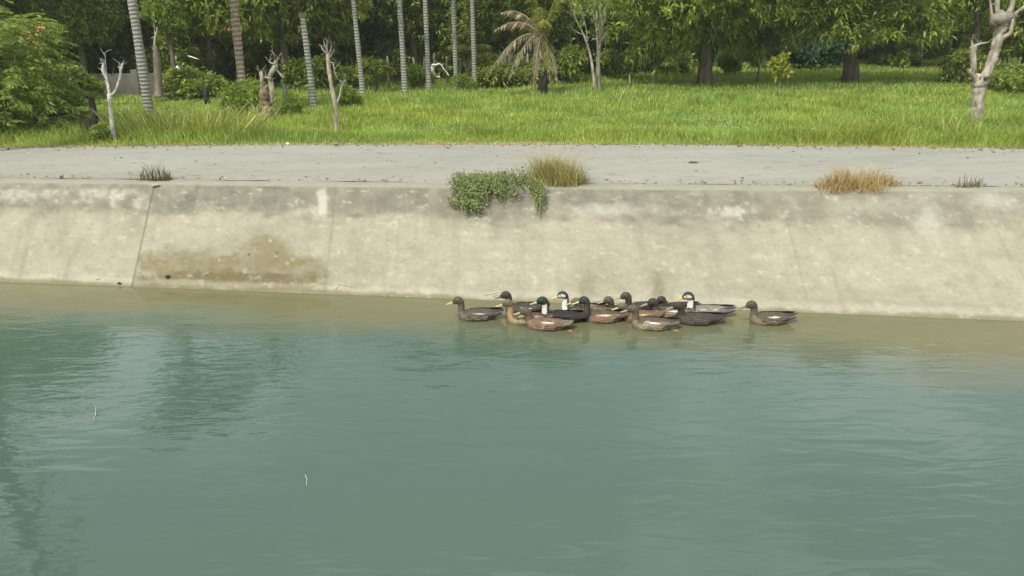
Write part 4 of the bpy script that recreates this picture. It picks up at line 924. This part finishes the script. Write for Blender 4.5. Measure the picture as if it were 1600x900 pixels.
n_ = 700; ex = np.concatenate([r.uniform(xat(1130, 9.2, 1.1), xat(1560, 9.2, 1.1), n_), r.uniform(-4, 6, 80)]); ey = Yc(ex) + r.normal(size=len(ex)) * .03
V, Fq = blades(ex, ey, np.full(len(ex), ZR), r.uniform(.01, .05, len(ex)), .006, 1.2, 9)
tag(mesh('joint_grass', V, Fq, M['dry']), 'sparse dead grass growing in the joint between road and bank', 'weeds', kind='stuff')

# ------------------------------------------------------------ litter on bank and road
def pebble(name, label, p, s, m, cat, seed=1, flat=.6):
    r = np.random.default_rng(seed); V = []; nu, nv = 8, 5
    for j in range(nv + 1):
        for i in range(nu):
            th = math.pi * j / nv; ph = 2 * math.pi * i / nu; q = 1 + .25 * r.normal() * (0 < j < nv)
            V.append((s[0] * math.sin(th) * math.cos(ph) * q, s[1] * math.sin(th) * math.sin(ph) * q, s[2] * math.cos(th) * q))
    Fc = [(j * nu + i, j * nu + (i + 1) % nu, (j + 1) * nu + (i + 1) % nu, (j + 1) * nu + i) for j in range(nv) for i in range(nu)]
    o = mesh(name, V, Fc, m, smooth=False); o.location = p; return tag(o, label, cat)
def col_mat(name, c, rough=.7): return noise_mat(name, tuple(q * .75 for q in c), c, 30, 3, rough=rough, bump=.2)
b = bank_point(95, 279); pebble('stone', 'small grey stone on the coping at far left', (b.x, b.y + .03, ZR + .03), (.035, .03, .035), col_mat('grey stone', (.25, .24, .22)), 'stone', 1)
def leaf_obj(name, label, p, L, Wd, rz, m, cat, tilt=.3, n_=None):
    V = [(-L / 2, 0, 0), (-L * .2, Wd / 2, .1 * L), (L * .25, Wd * .45, .06 * L), (L / 2, 0, .04 * L), (L * .25, -Wd * .45, .1 * L), (-L * .2, -Wd / 2, .04 * L), (0, 0, 0)]
    o = mesh(name, V, [(0, 6, 1), (1, 6, 2), (2, 6, 3), (3, 6, 4), (4, 6, 5), (5, 6, 0)], m); o.location = p + Vector((0, -.012, .012)); o.rotation_euler = (tilt, 0, rz)
    s_ = o.modifiers.new('thickness', 'SOLIDIFY'); s_.thickness = .004; return tag(o, label, cat)
leaf_obj('dry_leaf', 'pale brown dry leaf lying on the lip below the twiggy tuft', bank_point(243, 290), .13, .05, .2, col_mat('dry leaf', (.42, .34, .22)), 'leaf')
leaf_obj('dark_leaf', 'dark wet leaf stuck on the damp concrete above the waterline', bank_point(263, 433), .075, .035, .7, col_mat('dark leaf', (.025, .022, .015)), 'leaf', .75)
leaf_obj('red_scrap', 'left one of the two faded red scraps on the algae patch', bank_point(388, 397), .035, .035, 0, col_mat('red scrap', (.50, .18, .13)), 'scrap', .75)
leaf_obj('red_scrap', 'right one of the two faded red scraps on the algae patch', bank_point(433, 393), .04, .03, .8, col_mat('red scrap b', (.50, .18, .13)), 'scrap', .75)
x, y = gnd(451, 226, ZR); leaf_obj('paper_scrap', 'white paper scrap at the edge of the grass by the road', Vector((x, y - .05, ZR + .02)), .065, .04, .4, M['white'], 'paper', .8)
x, y = gnd(528, 229, ZR); leaf_obj('dark_leaf', 'dark leaf on the far edge of the road', Vector((x, y - .05, ZR + .02)), .1, .05, .1, col_mat('road leaf', (.05, .04, .03)), 'leaf', .3)
x, y = gnd(1083, 255, ZR + .03); leaf_obj('dark_leaf', 'dark flattened leaf lying alone in the middle of the road', Vector((x, y, ZR + .03)), .16, .06, .0, col_mat('road leaf b', (.10, .09, .07)), 'leaf', .1)
leaf_obj('dark_leaf', 'dark debris at the waterline where the concrete joint meets the water', bank_point(187, 443), .06, .03, 0, col_mat('debris', (.05, .04, .02)), 'leaf', .5)
def straw(label, p0, p1, rad=.004, on='bank', group=None, name='straw'):
    if on == 'bank': a = bank_point(*p0); b_ = bank_point(*p1); lift = Vector((0, -.008, .008)); a += lift; b_ += lift
    else: a = Vector((*gnd(*p0, .004), .004)); b_ = Vector((*gnd(*p1, .004), .004))
    mb = MB(); mid_ = (b_ - a) / 2 + Vector((.008, 0, .003)); mb.tube([(0, 0, 0), mid_, b_ - a], [rad, rad * .9, rad * .6], 5); o = mb.build(name, M['straw']); o.location = a; return tag(o, label, 'straw', group)
straw('pale straw on the algae patch right of the dark leaf', (318, 431), (332, 423)); straw('short straw on the algae patch below the left red scrap', (381, 429), (390, 426))
straw('straw leaning at the waterline behind the first duck head', (757, 461), (783, 456)); straw('lower straw at the waterline by the second duck', (770, 463), (790, 457))
straw('straw at the waterline right of the algae patch', (524, 453), (528, 443)); straw('bent straw at the waterline beside the algae patch', (528, 443), (552, 449))
straw('small straw at the waterline left of the concrete joint', (150, 437), (158, 434))
straw('white floating straw on the dark water, the nearer and right one', (477, 742), (479, 758), .0028, 'w'); straw('thin white floating straw on the water at left', (150, 636), (146, 658), .0028, 'w')

lx = r.uniform(-10, 10, 900); sel = r.random(900); ly = np.where(sel < .62, Yf(lx) - np.abs(r.normal(size=900)) * .25, np.where(sel < .9, Yc(lx) + .06 + np.abs(r.normal(size=900)) * .12, r.uniform(0, 1, 900) * (Yf(lx) - Yc(lx)) + Yc(lx)))
Pc = np.stack([lx, ly, np.full(900, ZR + .045)], 1); dd = r.normal(size=(900, 3)); dd[:, 2] *= .12
Pc[:, 2] = ZR + .012 + .035 * np.clip(np.sin(np.pi * np.clip((ly - Yc(lx)) / (Yf(lx) - Yc(lx)), 0, 1)), 0, 1)
V, Fq = leaves(Pc, dd, .05, .026)
tag(mesh('leaf_litter', V, Fq, leaf_mat('leaf litter', (.10, .08, .05), (.34, .27, .17), (.5, .45, .33), .0, .8)), 'small dry leaves and chaff scattered along both edges of the road', 'leaf litter', kind='stuff')
# ------------------------------------------------------------ ducks
M['plumage'] = paint_mat('plumage', 75, .5, .65, .5, .004, .25, stretch=(.7, 1.4, 1.4))
M['bill'] = paint_mat('bill', 30, .08, .4, 0, spec=.4)
M['eye'] = noise_mat('eye', (.004, .004, .004), (.012, .01, .008), 5, 1, rough=.1, bump=0, spec=.6)
M['foot'] = noise_mat('orange foot', (.65, .16, .04), (.80, .26, .07), 40, 2, rough=.5, bump=.1)
# rings: x, z, angle of ring normal (deg, 0 = forward), half width, half height, zone
RING = [(.285, .098, 0, .010, .004), (.262, .092, 0, .032, .009), (.225, .080, -5, .050, .022), (.18, .064, -5, .068, .042), (.12, .050, 0, .088, .066), (.04, .040, 0, .102, .082), (-.04, .036, 0, .106, .088),
        (-.12, .036, 4, .098, .086), (-.172, .044, 18, .082, .076), (-.200, .066, 42, .062, .060), (-.208, .098, 66, .046, .047), (-.207, .130, 84, .041, .042), (-.206, .160, 88, .039, .040), (-.209, .188, 82, .040, .042),
        (-.219, .212, 60, .043, .047), (-.238, .226, 30, .045, .049), (-.262, .227, 8, .042, .045), (-.284, .219, -6, .032, .035), (-.297, .210, -10, .018, .021), (-.306, .207, -12, .011, .013)]
def catmull(A, n):
    A = np.array(A, float); out = []
    for i in range(len(A) - 1):
        a, b, c, d = A[max(i - 1, 0)], A[i], A[i + 1], A[min(i + 2, len(A) - 1)]
        for k in range(n):
            t_ = k / n; out.append(.5 * (2 * b + (c - a) * t_ + (2 * a - 5 * b + 4 * c - d) * t_ * t_ + (3 * b - a - 3 * c + d) * t_ ** 3))
    out.append(A[-1]); return np.array(out)
def duck(label, px_, py_, P, kind='brown', neck=1.0, lean=0.0, scale=1.0, rz=0.0, head_down=0.0, tail=0.0, foot=False, hide=None):
    """px_,py_: where the chest meets the water"""
    x, y = gnd(px_, py_, 0); t = thing('duck', label, 'duck', (x, y, -.012), rz, 'flock of ducks swimming along the canal bank'); t.scale = (scale * .96, scale * .96, scale)
    RG = []
    for i, (a, z, an, ry, rz_) in enumerate(RING):
        a += .20                                         # origin at the chest
        if i >= 9:
            u = min(1, (i - 9) / 4); z = .055 + (z - .055) * (1 + (neck - 1) * u) if i < 14 else z + (.178 - .055) * (neck - 1); a += lean * (z - .055) / .15
        if i >= 14: z -= head_down * (i - 13) * .006
        if i < 4: z += tail * (4 - i) * .012
        RG.append((a, z, an, ry, rz_))
    Q = catmull(RG, 4); seg = 20; V = []; Cc = []
    n_ = len(Q); zone = np.linspace(0, len(RING) - 1, n_)
    for i, (a, z, an, ry, rz_) in enumerate(Q):
        an = R(an); u_ = Vector((math.sin(an), 0, math.cos(an)))
        for k in range(seg):
            th = 2 * math.pi * k / seg; up_ = math.cos(th); s_ = math.sin(th)
            flat = 1.0 if up_ > 0 else .92
            q = Vector((a, 0, z)) + u_ * (up_ * rz_ * flat) + Vector((0, s_ * ry, 0)); V.append(q)
            g = zone[i] + .25 * (random.random() - .5)
            if g < 2.6: c = P['tail'] if up_ > -.2 else P['vent']
            elif g < 8.2: c = P['back'] if up_ > .45 else P['flank']
            elif g < 10.2: c = P['chest'] if up_ < .55 else P['back'] if 'nape' not in P else P['nape']
            elif g < 13.2: c = P['throat'] if up_ < .35 else P.get('nape', P['neck'])
            else: c = P['head']
            if g >= 13.2 and 'face' in P and g < 18.6:
                if abs(up_ - .15) < .32 and g > 14 and abs(s_) > .5 and g < 17.5: c = P['face']
                if up_ < -.4: c = P['face']
            if g > 18.3: c = P.get('lore', P['head'])
            if g < 10 and max(c) < .6: c = tuple(v * .72 for v in c)
            j = 1 + (random.random() - .5) * P.get('mott', .35) * (1 if g < 10 else .4)
            Cc.append(tuple(v * j for v in c))
    Fc = [(i * seg + k, i * seg + (k + 1) % seg, (i + 1) * seg + (k + 1) % seg, (i + 1) * seg + k) for i in range(n_ - 1) for k in range(seg)]
    Fc += [tuple(range(seg))[::-1], tuple(range((n_ - 1) * seg, n_ * seg))]
    mesh('body', V, Fc, M['plumage'], t, col=np.array(Cc), smooth=True)
    hx, hz = RG[-1][0], RG[-1][1]; ang = -.20 - head_down * .25
    # bill: flat spoon shape
    mb = MB(); BR = [(.016, .0, .0145, .0140), (-.004, -.001, .0150, .0125), (-.026, -.005, .0130, .0085), (-.050, -.010, .0155, .0058), (-.066, -.011, .0130, .0042), (-.073, -.012, .006, .0022)]
    V = []; 
    for (a, z, ry, rz_) in BR:
        for k in range(10):
            th = 2 * math.pi * k / 10; V.append((hx + a, math.sin(th) * ry, hz - .002 + z + a * math.sin(-ang) * .6 + math.cos(th) * rz_))
    mb.add(V, [(i * 10 + k, i * 10 + (k + 1) % 10, (i + 1) * 10 + (k + 1) % 10, (i + 1) * 10 + k) for i in range(5) for k in range(10)] + [tuple(range(50, 60))], P['bill'])
    mb.build('bill', M['bill'], t, paint=True)
    hc = RG[16]
    for s in (-1, 1):
        mb = MB(); V = []; c = Vector((hc[0] - .004, s * .0405, hc[1] + .011))
        for j in range(5):
            for i in range(8):
                th = math.pi * j / 4; ph = 2 * math.pi * i / 8; V.append(c + Vector((math.sin(th) * math.cos(ph), math.sin(th) * math.sin(ph) * .6, math.cos(th))) * .0062)
        mb.add(V, [(j * 8 + i, j * 8 + (i + 1) % 8, (j + 1) * 8 + (i + 1) % 8, (j + 1) * 8 + i) for j in range(4) for i in range(8)]); mb.build('eye', M['eye'], t)
    # folded wings: a shell of overlapping feathers over the flank
    for s in (-1, 1):
        mb = MB(); rnd = random.Random(hash((label, s)) & 0xffff if False else int(px_) * 7 + s)
        def fe(x0, z0, L, Wd, tilt, yo, c, edge=None, th=.004):
            ca, sa = math.cos(tilt), math.sin(tilt); st = []; cc = []
            for (u, w_) in ((0, .35), (.25, .9), (.55, 1), (.8, .75), (.95, .35), (1, .05)):
                for v, ky in ((-.5, 0), (-.32, 1), (0, 1.6), (.32, 1), (.5, 0)):
                    lx = u * L; lz = v * Wd * w_
                    X_ = x0 + lx * ca - lz * sa; Z_ = z0 + lx * sa + lz * ca
                    e_ = max(0, 1 - ((X_ - .21) / .23) ** 2) if X_ < .21 else max(0, 1 - ((X_ - .21) / .30) ** 2)
                    yb = math.sqrt(e_) * .106 * math.sqrt(max(.05, 1 - ((Z_ - .040) / .092) ** 2)) if True else 0
                    st.append((X_, s * (yb + yo + ky * th), Z_)); cc.append(edge if edge and abs(v) > .3 or (edge and u > .97) else c)
            fa = [(i * 5 + k, i * 5 + k + 1, (i + 1) * 5 + k + 1, (i + 1) * 5 + k) for i in range(5) for k in range(4)]
            mb.add(st, fa, cc)
        W_, E_ = tuple(q * .72 for q in P['wing']), tuple(q * .66 for q in P['edge'])
        j = lambda c, a=.25: tuple(v * (1 + a * (rnd.random() - .5)) for v in c)
        for k in range(3): fe(.23 + .02 * k, .072 + .013 * k, .24 - .01 * k, .030, .04 + .02 * k, .002, j(P['prim']), E_ if k == 1 else None)        # primaries
        for k in range(5): fe(.10 + .03 * k, .060 + .007 * k, .16, .036, .06, .006, j(W_), E_ if k % 2 else None)
        for r_i in range(4):
            for k in range(5): fe(.045 + .042 * k + .012 * r_i, .034 + .020 * r_i, .078, .031, .05 + rnd.uniform(-.1, .1), .009 + .002 * (4 - k) * .5, j(W_, .5), j(E_) if rnd.random() < P.get('edginess', .5) * .6 else None)
        if P.get('stripe'): fe(.12, .100, .15, .018, -.02 + rnd.uniform(-.05, .05), .014, P['stripe'])
        mb.build('wing', M['plumage'], t, paint=True)
    if foot:
        mb = MB()
        mb.tube([(.40, -.05, -.03), (.425, -.06, .008)], [.008, .007], 6)
        for k in (-1, 0, 1): mb.tube([(.42, -.06, .006), (.465, -.06 + k * .018, .012)], [.007, .003], 5)
        mb.add([(.418, -.06, .008), (.466, -.08, .013), (.468, -.06, .014), (.466, -.042, .013)], [(0, 1, 2), (0, 2, 3)])
        mb.build('foot', M['foot'], t)
    return t
BR_ = dict(head=(.085, .070, .048), neck=(.12, .10, .07), throat=(.13, .105, .072), chest=(.20, .155, .105), back=(.115, .092, .066), flank=(.22, .17, .12), tail=(.13, .10, .075), vent=(.22, .18, .13), bill=(.42, .38, .16), wing=(.13, .10, .075), prim=(.06, .05, .042), edge=(.34, .28, .20), mott=.5)
def var(base_, **k): d = dict(base_); d.update(k); return d
greyb = var(BR_, chest=(.19, .165, .12), flank=(.17, .14, .11), wing=(.11, .095, .08), prim=(.05, .045, .045), edge=(.34, .31, .25), bill=(.50, .44, .20), edginess=.35, stripe=(.36, .33, .27))
buff = var(BR_, head=(.13, .10, .065), throat=(.38, .25, .13), neck=(.30, .20, .11), chest=(.42, .29, .15), flank=(.46, .36, .22), wing=(.36, .27, .17), edge=(.58, .50, .36), bill=(.46, .44, .20))
rust = var(BR_, head=(.10, .08, .055), throat=(.14, .10, .07), chest=(.26, .18, .12), flank=(.27, .165, .10), back=(.20, .14, .10), wing=(.20, .13, .085), prim=(.14, .11, .09), edge=(.48, .40, .30), bill=(.45, .40, .18), stripe=(.52, .48, .40))
rust2 = var(rust, chest=(.27, .16, .09), flank=(.29, .175, .095), wing=(.24, .145, .08), edge=(.44, .30, .18), back=(.20, .13, .08), stripe=(.46, .33, .20), prim=(.15, .10, .06))
black = var(BR_, head=(.022, .036, .022), nape=(.03, .034, .026), neck=(.03, .035, .028), throat=(.70, .68, .62), chest=(.70, .68, .62), back=(.030, .028, .025), flank=(.040, .036, .032), tail=(.03, .03, .03), vent=(.05, .05, .045), wing=(.035, .032, .029), prim=(.03, .028, .026), edge=(.06, .055, .05), bill=(.44, .42, .25), mott=.3)
green = var(BR_, head=(.035, .045, .028), nape=(.045, .045, .032), throat=(.07, .065, .045), neck=(.05, .05, .035), chest=(.14, .11, .08), bill=(.48, .45, .22), lore=(.5, .48, .35))
pied = var(BR_, head=(.035, .035, .028), face=(.66, .64, .56), nape=(.10, .09, .07), throat=(.76, .75, .72), neck=(.74, .73, .70), chest=(.72, .71, .66), back=(.20, .18, .15), bill=(.50, .45, .22), lore=(.60, .58, .45))
grey_w = var(BR_, head=(.035, .035, .03), face=(.62, .60, .52), nape=(.06, .055, .045), throat=(.76, .75, .72), neck=(.74, .73, .70), chest=(.36, .34, .27), back=(.26, .24, .19), flank=(.32, .29, .23), wing=(.24, .22, .18), prim=(.055, .05, .05), edge=(.55, .52, .44), tail=(.75, .73, .70), bill=(.62, .36, .08), edginess=.6)
darkb = var(BR_, head=(.045, .04, .032), throat=(.05, .045, .036), neck=(.05, .045, .036), chest=(.09, .08, .06), back=(.07, .058, .045), flank=(.085, .07, .055), wing=(.075, .062, .05), prim=(.04, .035, .03), edge=(.16, .13, .10), bill=(.25, .23, .12))
striped = var(BR_, chest=(.26, .22, .15), flank=(.33, .27, .18), wing=(.24, .19, .13), edge=(.46, .42, .32), stripe=(.66, .62, .52), edginess=.7, bill=(.30, .28, .15))

# back row first, all swimming left
duck('leading duck at the far left of the flock, grey brown with a yellow bill', 722, 498, greyb, neck=1.02, rz=.05)
duck('dark headed duck with a dark bill right behind the buff duck', 796, 488, var(darkb, chest=(.12, .1, .08), bill=(.07, .065, .05), stripe=(.5, .48, .42)), neck=.95, rz=.0)
duck('buff chested brown duck, second from the left in the front row', 799, 503, buff, neck=1.05, rz=-.04)
duck('reddish brown duck with its head held low and an orange foot at its tail', 829, 511, rust, neck=.72, lean=-.02, rz=-.14, foot=True)
duck('black duck with a bright white chest and dark green head', 853, 501, black, neck=1.10, rz=-.06, scale=1.03)
duck('pied duck with a snow white neck and a black and white face', 884, 490, pied, neck=1.06, rz=.0)
duck('brown duck with a low plain head between the black duck and the tall necked one', 905, 494, var(rust2, head=(.14, .11, .075)), neck=.78, rz=.05, scale=.95)
duck('tall necked duck with a dark green head and pale lore, middle of the flock', 917, 501, var(green, chest=(.05, .045, .035), flank=(.26, .165, .10), wing=(.26, .165, .10), edge=(.46, .34, .22), stripe=(.50, .44, .33)), neck=1.2, rz=.02)
duck('dark headed duck with a white wing edge behind the rust coloured bodies', 955, 491, var(darkb, head=(.08, .07, .05), edge=(.60, .56, .46), stripe=(.66, .62, .52)), neck=.72, rz=.02, scale=.95)
duck('dark brown duck at the back, just right of the white wing edge', 982, 488, var(darkb, head=(.07, .06, .045)), neck=.88, rz=.05)
duck('rust bodied duck with its head turned low in the thick of the flock', 977, 499, var(rust2, head=(.13, .105, .08)), neck=.62, rz=.03, scale=.92)
duck('streaked brown duck in front with an orange foot under its tail', 993, 511, var(striped, head=(.10, .085, .055)), neck=.95, rz=-.12, foot=True)
duck('low sitting duck with a dark head and cream striped wings', 1024, 494, var(striped, head=(.045, .04, .033), throat=(.07, .06, .05)), neck=.62, rz=.04)
duck('half hidden dark duck with cream edged back behind the cream striped one', 1037, 487, var(darkb, edge=(.4, .37, .28), stripe=(.55, .52, .42)), neck=.6, rz=.08, scale=.9)
duck('blackish brown duck with a low dark neck near the right of the flock', 1064, 504, darkb, neck=.85, rz=-.05)
duck('grey duck with orange bill, white neck and a white patch on its tail', 1079, 493, grey_w, neck=1.02, rz=-.03, scale=1.06)
duck('lone brown duck swimming last at the far right', 1177, 504, var(BR_, chest=(.24, .19, .13), flank=(.27, .21, .15), edge=(.42, .36, .28), bill=(.13, .11, .07), stripe=(.5, .45, .36)), neck=.95, rz=.03)
